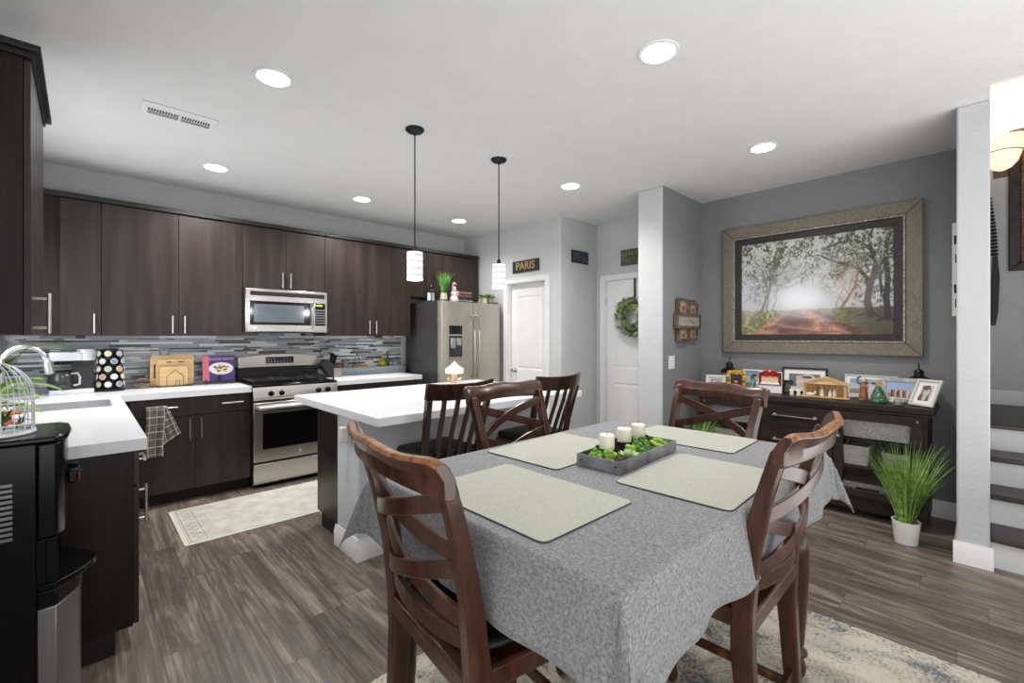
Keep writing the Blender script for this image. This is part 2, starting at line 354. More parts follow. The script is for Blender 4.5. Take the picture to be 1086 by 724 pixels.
# backsplash mosaic
def backsplash(side):
    rnd = random.Random(5); pal = [(222, 226, 228), (176, 182, 186), (158, 164, 168), (92, 89, 90), (84, 77, 76), (182, 186, 188), (236, 239, 240), (112, 116, 120), (166, 172, 176), (150, 160, 166), (172, 178, 182), (232, 236, 238)]
    vs = []; fs = []; cols = []
    def q(x0, x1, z0, z1, c, y=5.132, ax=0):
        i = len(vs)
        if ax == 0: vs.extend([(x0, y, z0), (x1, y, z0), (x1, y, z1), (x0, y, z1)])
        else: vs.extend([(y, x1, z0), (y, x0, z0), (y, x0, z1), (y, x1, z1)])
        fs.append((i, i+1, i+2, i+3)); cols.append((*s2l(c), 1))
    for ax, xa, xb, y in (((0, -.43, 2.93, 5.132),) if side == 'back' else ((1, 2.56, 5.125, -.432),)):
        q(xa, xb, .90, 1.44 if ax == 0 else 1.12, (168, 170, 172), y+(.003 if ax == 0 else -.003), ax)
        z = .905
        while z < (1.42 if ax == 0 else 1.11):
            h = rnd.choice((.012, .019, .019, .026)); x = xa-rnd.random()*.2
            while x < xb:
                l = rnd.choice((.06, .1, .15, .2, .28)); c = rnd.choice(pal)
                xx0, xx1 = max(x, xa)+.001, min(x+l, xb)-.001
                if xx1 > xx0: q(xx0, xx1, z+.001, z+h-.001, c, y, ax)
                x += l
            z += h
    me = bpy.data.meshes.new('backsplash'); me.from_pydata(vs, [], fs)
    a = me.color_attributes.new('Col', 'FLOAT_COLOR', 'CORNER'); a.data.foreach_set('color', np.repeat(np.array(cols, np.float32), 4, 0).ravel())
    me.materials.append(mat('glass_mosaic', (255, 255, 255), .16, var=0, vcol='Col')); o = bpy.data.objects.new('wall_'+side+'_tiles', me); C.objects.link(o); o['kind'] = 'structure'
backsplash('back'); backsplash('left')
ledge_m = mat('grey_ledge_paint', (152, 160, 164), .4, var=.02)
b = MB(); b.box(1.86, 2.93, 5.02, 5.13, .915, 1.0); struct('trim_1', b, ledge_m, bevel=.003)
b = MB(); b.box(-.43, 1.08, 5.06, 5.13, .915, .955); struct('trim_2', b, ledge_m, bevel=.003)

# ------------------------------------------------------------------ ceiling lights
def can(x, y, label, k=1.0):
    t = thing('recessed_light', label, 'ceiling light', (x, y, CH), group='recessed ceiling lights')
    MB().lathe((x, y, CH), [(.075, -.001), (.098, -.001), (.096, -.006), (.080, -.008), (.075, -.001)], 36).build('trim_ring', trim_m, t)
    MB().lathe((x, y, CH), [(.001, -.0035), (.0765, -.0035), (.0765, -.002), (.001, -.002)], 36).build('lens', mat('led_lens', (255, 255, 255), .5, emit=16, ecol=(255, 252, 246), var=0), t)
    l = bpy.data.lights.new('lamp', 'SPOT'); l.energy = CAN_W*k; l.spot_size = R(150); l.spot_blend = .9; l.shadow_soft_size = .08; l.color = (1, .98, .95)
    o = bpy.data.objects.new('lamp', l); C.objects.link(o); o.parent = t; o.location = (0, 0, -.03)
for x, y, lb in ((.736, 2.617, 'recessed ceiling light at the left, between the camera and the air vent'), (2.023, 1.095, 'largest recessed ceiling light, above the dining table'),
                 (3.60, 1.12, 'recessed ceiling light just left of the large painting, near the grey wall'), (.788, 4.338, 'small recessed ceiling light above the back counter left of the microwave'),
                 (2.034, 4.323, 'small recessed ceiling light above the cabinets right of the microwave'), (3.257, 4.335, 'smallest recessed ceiling light, above the refrigerator'),
                 (3.241, 2.625, 'recessed ceiling light right of the second pendant, in front of the hallway')):
    can(x, y, lb, (1.9 if x < 3 else .95) if y > 4 else (1.25 if x > 3 and y > 2 else .95))
v = thing('ceiling_vent', 'white rectangular air vent with two rows of slots in the ceiling', 'vent', (.44, 3.48, CH))
b = MB(); b.box(.25, .63, 3.38, 3.57, CH-.008, CH-.001); b.build('cover', trim_m, v, bevel=.004)
b = MB()
for x0 in (.285, .45): b.box(x0, x0+.15, 3.505, 3.54, CH-.0115, CH-.0085)
b.build('damper', mat('vent_grey', (150, 150, 150), .6), v)
b = MB()
for x0 in (.285, .45):
    for k in range(11): b.box(x0+k*.0138, x0+k*.0138+.0075, 3.455, 3.495, CH-.0095, CH-.0085)
b.build('slot', black_m, v)
shade_m = None
def pendant(x, y, label):
    global shade_m
    if shade_m is None:
        m = mat('ribbed_glass_shade', (205, 205, 205), .45, emit=1, ecol=(255, 255, 255), var=0); nt = m.node_tree; bs = nt.nodes['Principled BSDF']
        tc = nt.nodes.new('ShaderNodeTexCoord'); mp = nt.nodes.new('ShaderNodeMapping'); mp.inputs['Scale'].default_value = (1.4, 1.4, 9); nt.links.new(tc.outputs['Object'], mp.inputs[0])
        wv = nt.nodes.new('ShaderNodeTexWave'); wv.bands_direction = 'Z'; wv.inputs['Scale'].default_value = .75; wv.inputs['Distortion'].default_value = 3.5; wv.inputs['Detail'].default_value = 2; nt.links.new(mp.outputs[0], wv.inputs['Vector'])
        mr = nt.nodes.new('ShaderNodeMapRange'); mr.inputs['To Min'].default_value = .10; mr.inputs['To Max'].default_value = .50; nt.links.new(wv.outputs['Fac'], mr.inputs[0]); nt.links.new(mr.outputs[0], bs.inputs['Emission Strength'])
        shade_m = m
    t = thing('pendant_light', label, 'pendant light', (x, y, CH), group='pendant lights over the island')
    MB().lathe((x, y, CH), [(.062, 0), (.062, -.008), (.05, -.02), (.012, -.03), (.008, -.04)], 28).build('canopy', iron_m, t)
    MB().cyl((x, y, CH-.03), (x, y, 1.935), .0045, n=8).build('rod', iron_m, t)
    MB().lathe((x, y, 1.93), [(.001, .03), (.012, .03), (.016, 0), (.02, -.012)], 16).build('socket_cap', iron_m, t)
    MB().lathe((x, y, 1.92), [(.012, .0), (.05, .0), (.052, -.004), (.052, -.185), (.049, -.185), (.049, -.006), (.012, -.004)], 36).build('glass_shade', shade_m, t)
    l = bpy.data.lights.new('lamp', 'POINT'); l.energy = 3; l.shadow_soft_size = .03; o = bpy.data.objects.new('lamp', l); C.objects.link(o); o.parent = t; o.location = (0, 0, 1.70-CH)
pendant(1.603, 2.623, 'pendant light with white ribbed glass cylinder, the left and nearer one')
pendant(2.352, 2.619, 'pendant light with white ribbed glass cylinder, the right one near the PARIS sign')

# ------------------------------------------------------------------ kitchen cabinets
def front(parent, x0, x1, z0, z1, yf, name='door', g=.0015, t=.019, m=None):
    return MB().box(x0+g, x1-g, yf, yf+t, z0+g, z1-g).build(name, m or cab_m, parent, bevel=.0012)
def frontx(parent, y0, y1, z0, z1, xf, name='door', g=.0015, t=.019):
    return MB().box(xf-t, xf, y0+g, y1-g, z0+g, z1-g).build(name, cab_m, parent, bevel=.0012)
UF = 4.79; UZ0, UZ1 = 1.365, 2.41
def upper(x0, x1, z0, z1, doors, label, hz=None):
    t = thing('wall_cabinet', label, 'cabinet', ((x0+x1)/2, 4.97, z0), group=None)
    MB().box(x0+.001, x1-.001, UF+.02, 5.129, z0, z1).build('body', cab_d, t)
    for (a, c, hx) in doors:
        d = front(t, a, c, z0, z1-.004, UF)
        if hx: handle(d, (hx, UF, z0+.075+.02), (0, 0, 1), .15, (0, -1, 0))
    MB().box(x0+.0005, x1-.0005, UF-.02, 5.129, z1+.001, z1+.04).build('crown', kick_m, t, bevel=.003)
    return t
upper(-.435, .106, UZ0, UZ1, [(-.125, .106, .065)], 'tall espresso wall cabinet in the back left corner, left of the other back-wall cabinets')
upper(.107, 1.084, UZ0, UZ1, [(.107, .598, .555), (.598, 1.084, .64)], 'espresso double-door wall cabinet above the cutting boards, left of the microwave')
upper(1.085, 1.845, 1.815, UZ1, [(1.085, 1.463, 1.425), (1.463, 1.845, 1.50)], 'short espresso double-door wall cabinet directly above the microwave')
upper(1.846, 2.869, UZ0, UZ1, [(1.846, 2.375, 2.335), (2.375, 2.869, 2.415)], 'espresso double-door wall cabinet between the microwave and the refrigerator')
upper(2.87, 3.92, 1.84, UZ1, [(2.87, 3.10, None), (3.10, 3.92, None)], 'espresso wall cabinet above the refrigerator')
# left wall cabinet near camera
t = thing('wall_cabinet', 'espresso wall cabinet at the far left edge, facing the room above the sink counter', 'cabinet', (-.29, 2.87, UZ0))
MB().box(-.438, -.164, 2.5, 3.25, UZ0, UZ1).build('body', cab_d, t)
d = frontx(t, 2.5, 3.25, UZ0, UZ1-.004, -.143)
handle(d, (-.143, 2.585, 1.452), (0, 0, 1), .16, (1, 0, 0), st=.045, r=.007)
b = MB(); b.box(-.438, -.135, 2.485, 3.262, UZ1+.001, UZ1+.022); b.box(-.438, -.115, 2.465, 3.275, UZ1+.022, UZ1+.047); b.build('crown', kick_m, t, bevel=.003)

CT = .915; BF = 4.52
def base(x0, x1, cells, drawers, label, hy=None):
    t = thing('base_cabinet', label, 'cabinet', ((x0+x1)/2, 4.83, 0))
    b = MB(); b.box(x0+.001, x1-.001, BF+.02, 5.128, .1, CT-.051); b.build('body', cab_d, t)
    MB().box(x0+.002, x1-.002, BF+.08, BF+.10, .001, .1).build('toe_kick', kick_m, t)
    for (a, c, hs) in drawers:
        d = front(t, a, c, .71, .855, BF, 'drawer')
        for hx in hs: handle(d, (hx, BF, .788), (1, 0, 0), .16, (0, -1, 0))
    for (a, c, hx) in cells:
        d = front(t, a, c, .105, .705, BF); handle(d, (hx, BF, .60), (0, 0, 1), .17, (0, -1, 0))
    return t
base(.185, 1.084, [(.262, .675, .635), (.675, 1.084, .715)], [(.262, 1.084, (.475, .94))], 'espresso base cabinet left of the range with a checked towel on its drawer handle')
base(1.852, 2.82, [(1.852, 2.336, 2.30), (2.336, 2.82, 2.37)], [(1.852, 2.336, (2.1,)), (2.336, 2.82, (2.55,))], 'espresso base cabinet between the range and the refrigerator, mostly behind the island')
t = thing('base_cabinet', 'espresso base cabinet run under the sink counter with its end panel facing the camera', 'cabinet', (-.13, 3.5, 0))
b = MB(); b.box(-.438, .159, 2.56, 3.70, .1, CT-.051); b.box(-.438, .159, 3.70, 4.5, .1, .70); b.box(-.438, .159, 4.5, 5.128, .1, CT-.051); b.build('body', cab_d, t)
MB().box(.08, .10, 2.562, 4.62, .001, .1).build('toe_kick', kick_m, t)
MB().box(-.438, .08, 2.56, 2.58, .001, .1).build('toe_kick', kick_m, t)
for a, c in ((2.562, 3.02), (3.02, 3.6), (3.6, 4.05), (4.05, 4.5)):
    d = frontx(t, a, c, .71, .855, .179, 'drawer'); handle(d, (.179, (a+c)/2 if a > 2.6 else 2.74, .795), (0, 1, 0), .15, (1, 0, 0))
    d = frontx(t, a, c, .105, .705, .179); handle(d, (.179, a+.05, .61), (0, 0, 1), .17, (1, 0, 0))
# worktops
wt = thing('worktop', 'white quartz L-shaped worktop around the sink and left of the range', 'worktop', (.3, 4.2, CT-.05))
b = MB(); sx0, sx1, sy0, sy1 = -.31, .14, 3.85, 4.30
b.box(-.438, .205, 2.537, sy0, CT-.05, CT); b.box(-.438, sx0, sy0, sy1, CT-.05, CT); b.box(sx1, .205, sy0, sy1, CT-.05, CT); b.box(-.438, .205, sy1, 5.128, CT-.05, CT); b.box(.205, 1.086, 4.495, 5.128, CT-.05, CT)
bmesh.ops.remove_doubles(b.bm, verts=b.bm.verts, dist=.0005)
b.build('slab', quartz, wt)
sk = thing('sink', 'stainless steel undermount sink sunk in the left worktop', 'sink', (-.085, 4.075, CT-.2)); sm = mat('sink_steel', (196, 196, 198), .35, .55, var=.05)
b = MB(); e = .004; z1 = CT-.004
b.box(sx0+.001, sx0+e, sy0+.001, sy1-.001, .72, z1); b.box(sx1-e, sx1-.001, sy0+.001, sy1-.001, .72, z1); b.box(sx0+e, sx1-e, sy0+.001, sy0+e, .72, z1); b.box(sx0+e, sx1-e, sy1-e, sy1-.001, .72, z1); b.box(sx0+e, sx1-e, sy0+e, sy1-e, .72, .724)
b.build('bowl', sm, sk); MB().lathe((-.085, 4.075, .7245), [(.001, 0), (.04, 0), (.042, .003), (.03, .003), (.001, .001)], 20).build('drain', steel, sk)
MB().box(1.850, 2.845, 4.495, 5.128, CT-.05, CT).build('worktop', quartz, bevel=.003)['label'] = 'white quartz worktop between the range and the refrigerator'
tag(bpy.data.objects['worktop.001'], 'white quartz worktop between the range and the refrigerator', 'worktop')
# faucet
f = thing('faucet', 'brushed steel gooseneck faucet with pull-down head above the sink', 'faucet', (-.355, 4.08, CT))
MB().lathe((-.355, 4.08, CT), [(.028, 0), (.028, .01), (.02, .02), (.019, .09), (.014, .1)], 20).build('base', steel_h, f)
pts = [(-.355, 4.08, CT+.09), (-.355, 4.08, 1.19)]+[(-.26-.095*math.cos(a), 4.08, 1.19+.105*math.sin(a)) for a in [PI*k/14 for k in range(1, 13)]]
MB().tube(pts, .0125, 14).build('spout', steel_h, f)
MB().tube([pts[-1], (-.160, 4.08, 1.20), (-.155, 4.08, 1.155), (-.15, 4.08, 1.12)], [.0135, .017, .021, .023], 16).build('spray_head', steel_h, f)
MB().tube([(-.355, 4.055, CT+.06), (-.355, 4.03, CT+.065), (-.34, 3.99, CT+.10)], [.01, .008, .006], 10).build('lever', steel_h, f)

# outlet on backsplash
def plate(name, label, p, n, up_sz, w, m=trim_m, kind='outlet'):
    p, n = Vector(p), Vector(n); r = n.cross(Vector((0, 0, 1))).normalized(); t = thing(name, label, 'outlet' if kind == 'outlet' else 'light switch', p)
    h = up_sz/2; u = Vector((0, 0, 1)); b = MB(); b.prism([(-w/2, -h), (w/2, -h), (w/2, h), (-w/2, h)], p+n*.001, r, u, n*.005); b.build('cover_plate', m, t, bevel=.002)
    if kind == 'outlet':
        for s in (-1, 1):
            MB().prism([(-.017, -.014), (.017, -.014), (.017, .014), (-.017, .014)], p+n*.006+u*s*.02, r, u, n*.002).build('socket', trim_m, t, bevel=.001)
    else:
        for s in (-1, 1): MB().prism([(-.016, -.034), (.016, -.034), (.016, .034), (-.016, .034)], p+n*.006+r*s*.023, r, u, n*.003).build('rocker', trim_m, t, bevel=.001)
    return t
plate('wall_outlet', 'grey metal outlet plate on the tile behind the cutting boards', (.535, 5.129, 1.19), (0, -1, 0), .115, .075, mat('grey_plate', (178, 182, 188), .4))
plate('light_switch', 'white double rocker switch below the small frames on the grey stub wall', (4.0, 2.033, 1.115), (0, -1, 0), .125, .115, kind='switch')
o = plate('wall_outlet', 'white outlet plate with a chunky plug-in night light on the island end', (1.199, 2.74, .75), (-1, 0, 0), .125, .075)
MB().box(1.145, 1.19, 2.715, 2.765, .705, .80).build('plug_in', white_c, o, bevel=.008)

# ------------------------------------------------------------------ range
rg = thing('gas_range', 'stainless steel gas range with black oven window and cast grates', 'range', (1.468, 4.8, 0))
rx0, rx1 = 1.092, 1.844; yf = 4.47
MB().box(rx0, rx1, yf+.03, 5.10, .03, .905).build('body', black_m, rg)
MB().box(rx0+.001, rx1-.001, yf, yf+.03, .035, .215).build('storage_drawer', steel, rg, bevel=.006)
dr = MB().box(rx0+.001, rx1-.001, yf-.012, yf+.029, .235, .765).build('oven_door', steel, rg, bevel=.006)
MB().box(rx0+.075, rx1-.075, yf-.015, yf-.0125, .345, .665).build('oven_window', black_g, dr, bevel=.001)
b = MB(); b.cyl((rx0+.03, yf-.055, .722), (rx1-.03, yf-.055, .722), .0155, n=16)
for x in (rx0+.06, rx1-.06): b.box(x-.012, x+.012, yf-.055, yf-.011, .71, .734)
b.build('oven_handle', steel_h, dr)
MB().lathe(((rx0+rx1)/2+.02, yf-.0125, .288), [(.017, -.001), (.017, -.004), (.001, -.004)], 20, 'y').build('badge', mat('badge_silver', (214, 214, 216), .3, .8), dr)
b = MB(); b.prism([(0, 0), (-.03, 0), (-.038, .02), (-.02, .118), (0, .118)], (rx0+.001, yf+.03, .785), (0, 1, 0), (0, 0, 1), (rx1-rx0-.002, 0, 0)); b.build('control_panel', steel, rg, bevel=.002)
for x in (rx0+.145, rx0+.235, rx1-.185, rx1-.095):
    MB().lathe((x, yf-.002, .842), [(.024, 0), (.024, -.01), (.018, -.012), (.017, -.032), (.001, -.034)], 20, 'y').build('knob', black_g, rg)
MB().box(rx0-.002, rx1+.002, yf, 5.02, .906, .925).build('cooktop', black_g, rg, bevel=.006)
for gx0, gx1 in ((rx0+.02, rx0+.36), (rx1-.36, rx1-.02)):
    b = MB(); z = .950
    for x in (gx0, (gx0+gx1)/2, gx1): b.box(x-.006, x+.006, yf+.05, yf+.49, z, z+.012)
    for y in (yf+.05, yf+.16, yf+.27, yf+.38, yf+.49): b.box(gx0, gx1, y-.006, y+.006, z, z+.012)
    for x in (gx0, gx1):
        for y in (yf+.05, yf+.27, yf+.49): b.box(x-.007, x+.007, y-.007, y+.007, .926, z)
    b.build('grate', iron_m, rg, bevel=.002)
    for y in (yf+.16, yf+.38): MB().lathe(((gx0+gx1)/2, y, .926), [(.05, 0), (.05, .008), (.036, .01), (.036, .018), (.001, .02)], 20).build('burner', iron_m, rg)
# backguard: black riser, arched steel panel
MB().box(rx0, rx1, 5.02, 5.10, .906, 1.055).build('riser', black_m, rg, bevel=.003)
arch = [(0, 0), (rx1-rx0, 0)]+[((rx1-rx0)*(1-k/16), .105+.028*math.sin(PI*k/16)) for k in range(17)]
bg = MB().prism(arch, (rx0, 5.0, 1.05), (1, 0, 0), (0, 0, 1), (0, .09, 0)).build('backguard', steel, rg, bevel=.004)
dsp = MB().box(1.335, 1.60, 4.995, 4.999, 1.085, 1.15).build('display', black_g, bg, bevel=.001)
b = MB(); dgm = mat('display_marks', (170, 176, 184), .5)
for r_ in range(2):
    for k in range(8):
        if k in (3, 4) and r_ == 1: continue
        b.box(1.352+k*.03, 1.361+k*.03, 4.9935, 4.9945, 1.10+r_*.026, 1.106+r_*.026)
b.build('display_print', dgm, bg)

# ------------------------------------------------------------------ microwave
mw = thing('microwave', 'stainless over-range microwave with dark window under the short cabinet', 'microwave', (1.465, 4.9, 1.40))
mx0, mx1 = 1.088, 1.842; my = 4.715
MB().box(mx0, mx1, my+.02, 5.128, 1.395, 1.812).build('body', mat('microwave_casing', (70, 70, 72), .4, .5), mw)
fr = MB().box(mx0, mx1, my, my+.0195, 1.40, 1.812).build('front_panel', steel, mw, bevel=.008)
MB().box(mx0+.04, mx1-.03, my-.003, my-.0005, 1.745, 1.785).build('vent_grille', black_m, fr, bevel=.001)
MB().box(mx0+.038, mx1-.17, my-.004, my-.0005, 1.468, 1.695).build('window_frame', black_g, fr, bevel=.010)
MB().box(mx0+.07, mx1-.235, my-.0055, my-.0045, 1.495, 1.665).build('window', mat('microwave_glass', (88, 96, 104), .12, var=.05), fr)
MB().box(mx1-.125, mx1-.025, my-.004, my-.0005, 1.468, 1.695).build('keypad', black_g, fr, bevel=.004)
MB().box(mx1-.115, mx1-.055, my-.0055, my-.0045, 1.665, 1.68).build('clock', mat('green_display', (140, 190, 60), .4, emit=.6, ecol=(150, 210, 70)), fr)
b = MB()
for r_ in range(6):
    for k in range(4): b.box(mx1-.115+k*.023, mx1-.103+k*.023, my-.0055, my-.0045, 1.49+r_*.026, 1.498+r_*.026)
b.build('keypad_print', dgm, fr)
b = MB(); b.tube([(mx1-.150, my-.002, 1.70), (mx1-.150, my-.035, 1.68), (mx1-.150, my-.045, 1.58), (mx1-.150, my-.035, 1.46), (mx1-.150, my-.002, 1.43)], .011, 10); b.build('handle', steel_h, mw)
MB().lathe((mx0+.075, my-.0005, 1.437), [(.016, -.0005), (.016, -.003), (.001, -.003)], 20, 'y').build('badge', mat('badge_silver', (214, 214, 216), .3, .8), mw)

# ------------------------------------------------------------------ refrigerator
fg = thing('refrigerator', 'stainless french-door refrigerator with a dispenser, topped with plants and a sign', 'refrigerator', (3.44, 4.7, 0))
fx0, fx1 = 2.975, 3.885; fy = 4.30
MB().box(fx0, fx1, fy+.085, 5.08, .02, 1.77).build('body', fridge_s, fg, bevel=.004)
for x in (fx0+.02, fx1-.12): MB().box(x, x+.1, fy+.02, fy+.16, 1.771, 1.79).build('hinge_cover', fridge_s, fg, bevel=.004)
def fdoor(x0, x1, z0, z1, n):
    prof = [(x1-x0, .075), (0, .075), (0, .012), (.006, .004), (.02, 0)]; prof = [(x1-x0, .075), (0, .075), (0, .014), (.004, .005), (.014, 0), (x1-x0-.014, 0), (x1-x0-.004, .005), (x1-x0, .014)]
    return MB().prism(prof, (x0, fy, z0), (1, 0, 0), (0, 1, 0), (0, 0, z1-z0)).build(n, fridge_m, fg, bevel=.001)
fm = 3.447
dl = fdoor(fx0+.002, fm-.003, .79, 1.77, 'left_door'); d2 = fdoor(fm+.003, fx1-.002, .79, 1.77, 'right_door'); fz = fdoor(fx0+.002, fx1-.002, .06, .775, 'freezer_drawer')
for d, x in ((dl, fm-.035), (d2, fm+.035)):
    MB().tube([(x, fy+.0, 1.62), (x, fy-.045, 1.60), (x, fy-.068, 1.42), (x, fy-.075, 1.22), (x, fy-.068, 1.03), (x, fy-.045, .89), (x, fy, .87)], .0125, 10).build('handle', steel_h, d)
MB().tube([(fx0+.12, fy, .70), (fx0+.14, fy-.055, .70), (fm, fy-.07, .70), (fx1-.14, fy-.055, .70), (fx1-.12, fy, .70)], .0125, 10).build('handle', steel_h, fz)
MB().box(3.085, 3.275, fy-.004, fy-.0005, 1.385, 1.485).build('control_display', black_g, dl, bevel=.003)
b = MB(); b.box(3.083, 3.277, fy-.003, fy-.0005, 1.115, 1.365); b.build('dispenser_recess', mat('dispenser_dark', (70, 70, 74), .25, .5), dl, bevel=.01)
b = MB(); b.box(3.10, 3.17, fy-.02, fy-.0035, 1.22, 1.34); b.box(3.19, 3.26, fy-.016, fy-.0035, 1.25, 1.34); b.build('paddle', steel_h, dl, bevel=.012)
b = MB(); b.box(3.085, 3.275, fy-.018, fy-.0035, 1.10, 1.118); b.build('drip_tray', steel, dl, bevel=.003)
b = MB()
for k in range(3):
    for x in (3.10, 3.245): b.box(x, x+.014, fy-.005, fy-.0042, 1.405+k*.024, 1.408+k*.024)
b.build('display_print', dgm, dl)

# ------------------------------------------------------------------ island
isl = thing('kitchen_island', 'kitchen island base with espresso cabinet end and painted back wall', 'island', (2.06, 2.98, 0))
MB().box(1.24, 2.88, 2.925, 3.36, .1, CT-.051).build('cabinet', cab_m, isl, bevel=.002)
MB().box(1.245, 2.87, 2.93, 3.29, .001, .099).build('toe_kick', kick_m, isl)
isl_w = mat('island_paint', (216, 218, 222), .85, var=.01, bump=.3, bscale=45)
MB().box(1.205, 2.90, 2.61, 2.924, .001, CT-.051).build('knee_wall', isl_w, isl, bevel=.010, seg=3)
b = MB(); h = .13
for p, d, n_ in (((1.19, 2.596, 0), (1.725, 0, 0), (0, -1, 0)), ((1.205, 2.6105, 0), (0, .33, 0), (-1, 0, 0))):
    L_ = Vector(d)
    off = Vector((0, .014, 0)) if n_[1] else Vector((0, 0, 0))
    b.prism([(0, 0), (.015, 0), (.015, h-.035), (.011, h-.028), (.011, h-.018), (.006, h-.01), (.006, h), (0, h)], Vector(p)+off+Vector((0, 0, .001)), n_, (0, 0, 1), L_)
b.build('baseboard', trim_m, isl)
for k in range(3):
    d = MB().box(1.25+k*.54, 1.785+k*.54, 3.361, 3.38, .11, .86).build('door', cab_m, isl, bevel=.001)
tag(MB().box(1.16, 2.955, 2.275, 3.61, CT-.05, CT).build('island_worktop', quartz, bevel=.003), 'long white quartz slab on top of the kitchen island', 'worktop')

# ------------------------------------------------------------------ dining chairs
def make_chair():
    t = thing('dining_chair', 'x', 'chair')
    # rear posts: floor -> seat -> raked top, splayed a little; continuous curve
    def post(s):
        P = [(.195, -.245, 0), (.198, -.222, .25), (.205, -.205, .50), (.210, -.208, .62), (.217, -.228, .78), (.226, -.262, .93), (.234, -.300, 1.055)]
        return MB().bar([(x*s, y, z) for x, y, z in P], [.036, .040, .044, .044, .040, .036, .034], [.040, .046, .056, .054, .046, .040, .036], ups=(0, 1, .01))
    for s in (-1, 1): post(s).build('back_post', chair_w, t, bevel=.006, local=True)
    # crest rail: thick bowed board with a wavy top edge
    rs = []; n = 28
    for i in range(n+1):
        u = -1+2*i/n; x = .262*u; bow = -.045*(1-u*u); y = -.303+bow
        top = 1.103+.004*math.cos(u*PI*2)-.006*max(0, abs(u)-.9)/.1; bot = 1.018+.010*math.cos(u*PI/2)
        th = .017; lean = .018
        ring = [(y-th-lean, top-.010), (y-th*.5-lean*1.2, top), (y+th*.5-lean*1.2, top), (y+th-lean, top-.012), (y+th*.9, (top+bot)/2), (y+th*.8, bot+.004), (y+th*.4, bot), (y-th*.4, bot), (y-th*.8, bot+.006), (y-th*.9, (top+bot)/2)]
        k = 1 if abs(u) < .97 else .93
        m_ = (top+bot)/2
        rs.append([Vector((x, (yy-y)*k+y, (zz-m_)*k+m_)) for yy, zz in ring])
    b = MB(); b.rings(rs); b.bm.faces.ensure_lookup_table()
    for k, f in enumerate(b.bm.faces):
        if k < 28*10 and k % 10 in (0, 1): f.material_index = 1
    b.build('crest_rail', [chair_w, mat('worn_crest_edge', (62, 34, 22), .4, nscale=9, stretch=(5, 1, 1), col2=(168, 112, 62), detail=5)], t, local=True, smooth=50, bevel=.002)
    def ypost(z):
        for (z0, y0), (z1, y1) in zip([(.5, -.205), (.62, -.208), (.78, -.228), (.93, -.262), (1.055, -.300)], [(.62, -.208), (.78, -.228), (.93, -.262), (1.055, -.300), (1.2, -.34)]):
            if z <= z1: return y0+(y1-y0)*(z-z0)/(z1-z0)
    def xpost(z): return .205+(z-.5)*.05
    for za, zb in ((1.005, .875), (.855, .715)):
        for s, o_ in ((1, .007), (-1, -.007)):
            pts = []
            for i in range(15):
                u = -1+2*i/14; z = (za+zb)/2-(za-zb)/2*u; pts.append((s*u*(xpost(z)-.012), ypost(z)-.050*(1-u*u)+o_, z))
            MB().bar(pts, .013, .039, ups=(0, 0, 1)).build('cross_slat', chair_w, t, bevel=.002, local=True)
    for z, h in ((.682, .042),):
        pts = [(u*.205, ypost(z)-.040*(1-u*u), z) for u in [-1+i/6 for i in range(13)]]
        MB().bar(pts, .018, h).build('lower_rail', chair_w, t, bevel=.003, local=True)
    # seat frame and cushion
    out = [(-.212, -.19), (-.232, .20), (-.20, .225), (.20, .225), (.232, .20), (.212, -.19), (.20, -.235), (-.20, -.235)]
    MB().prism(out, (0, 0, .555), (1, 0, 0), (0, 1, 0), (0, 0, .055)).build('seat_frame', chair_w, t, bevel=.008, local=True)
    cu = [(x*.90, y*.90) for x, y in out]; b = MB(); n_ = len(cu)
    b.rings([[Vector((x*k, y*k, z)) for x, y in cu] for k, z in ((1, .611), (1.0, .630), (.96, .645), (.85, .655), (.5, .660))]); b.build('seat_cushion', leather, t, local=True, sub=1, smooth=60)
    # front legs: turned
    for s in (-1, 1):
        x, y = .19*s, .185
        MB().lathe((x, y, 0), [(.012, 0), (.018, .01), (.021, .03), (.016, .045), (.019, .07), (.024, .25), (.025, .40), (.020, .43), (.027, .445), (.021, .46), (.026, .475), (.026, .555)], 18).build('front_leg', chair_w, t, local=True)
        MB().bar([(x, y, .20), (.2*s, -.215, .20)], .02, .028).build('side_stretcher', chair_w, t, bevel=.003, local=True)
    MB().bar([(-.19, .185, .27), (.19, .185, .27)], .02, .03).build('front_stretcher', chair_w, t, bevel=.003, local=True)
    MB().bar([(-.2, -.222, .25), (.2, -.222, .25)], .02, .028).build('rear_stretcher', chair_w, t, bevel=.003, local=True)
    return t
RZ = .018
ch = make_chair(); ch.location = (.846, .943, RZ); ch.rotation_euler = (0, 0, R(-96.3)); ch['label'] = 'dark wood cross-back chair in the left foreground with its back to the camera'; GR = 'cross-back dining chairs'
ch['group'] = GR
dup(ch, (1.562, 1.36, RZ), R(-177.8), 'dark wood cross-back chair on the far side of the table, in front of the island')
dup(ch, (2.012, 1.018, RZ), R(73.7), 'dark wood cross-back chair at the far end of the table, in front of the sideboard')
dup(ch, (1.48, .655, RZ), R(1), 'dark wood cross-back chair in the right foreground, seen edge-on, with scuffed post')

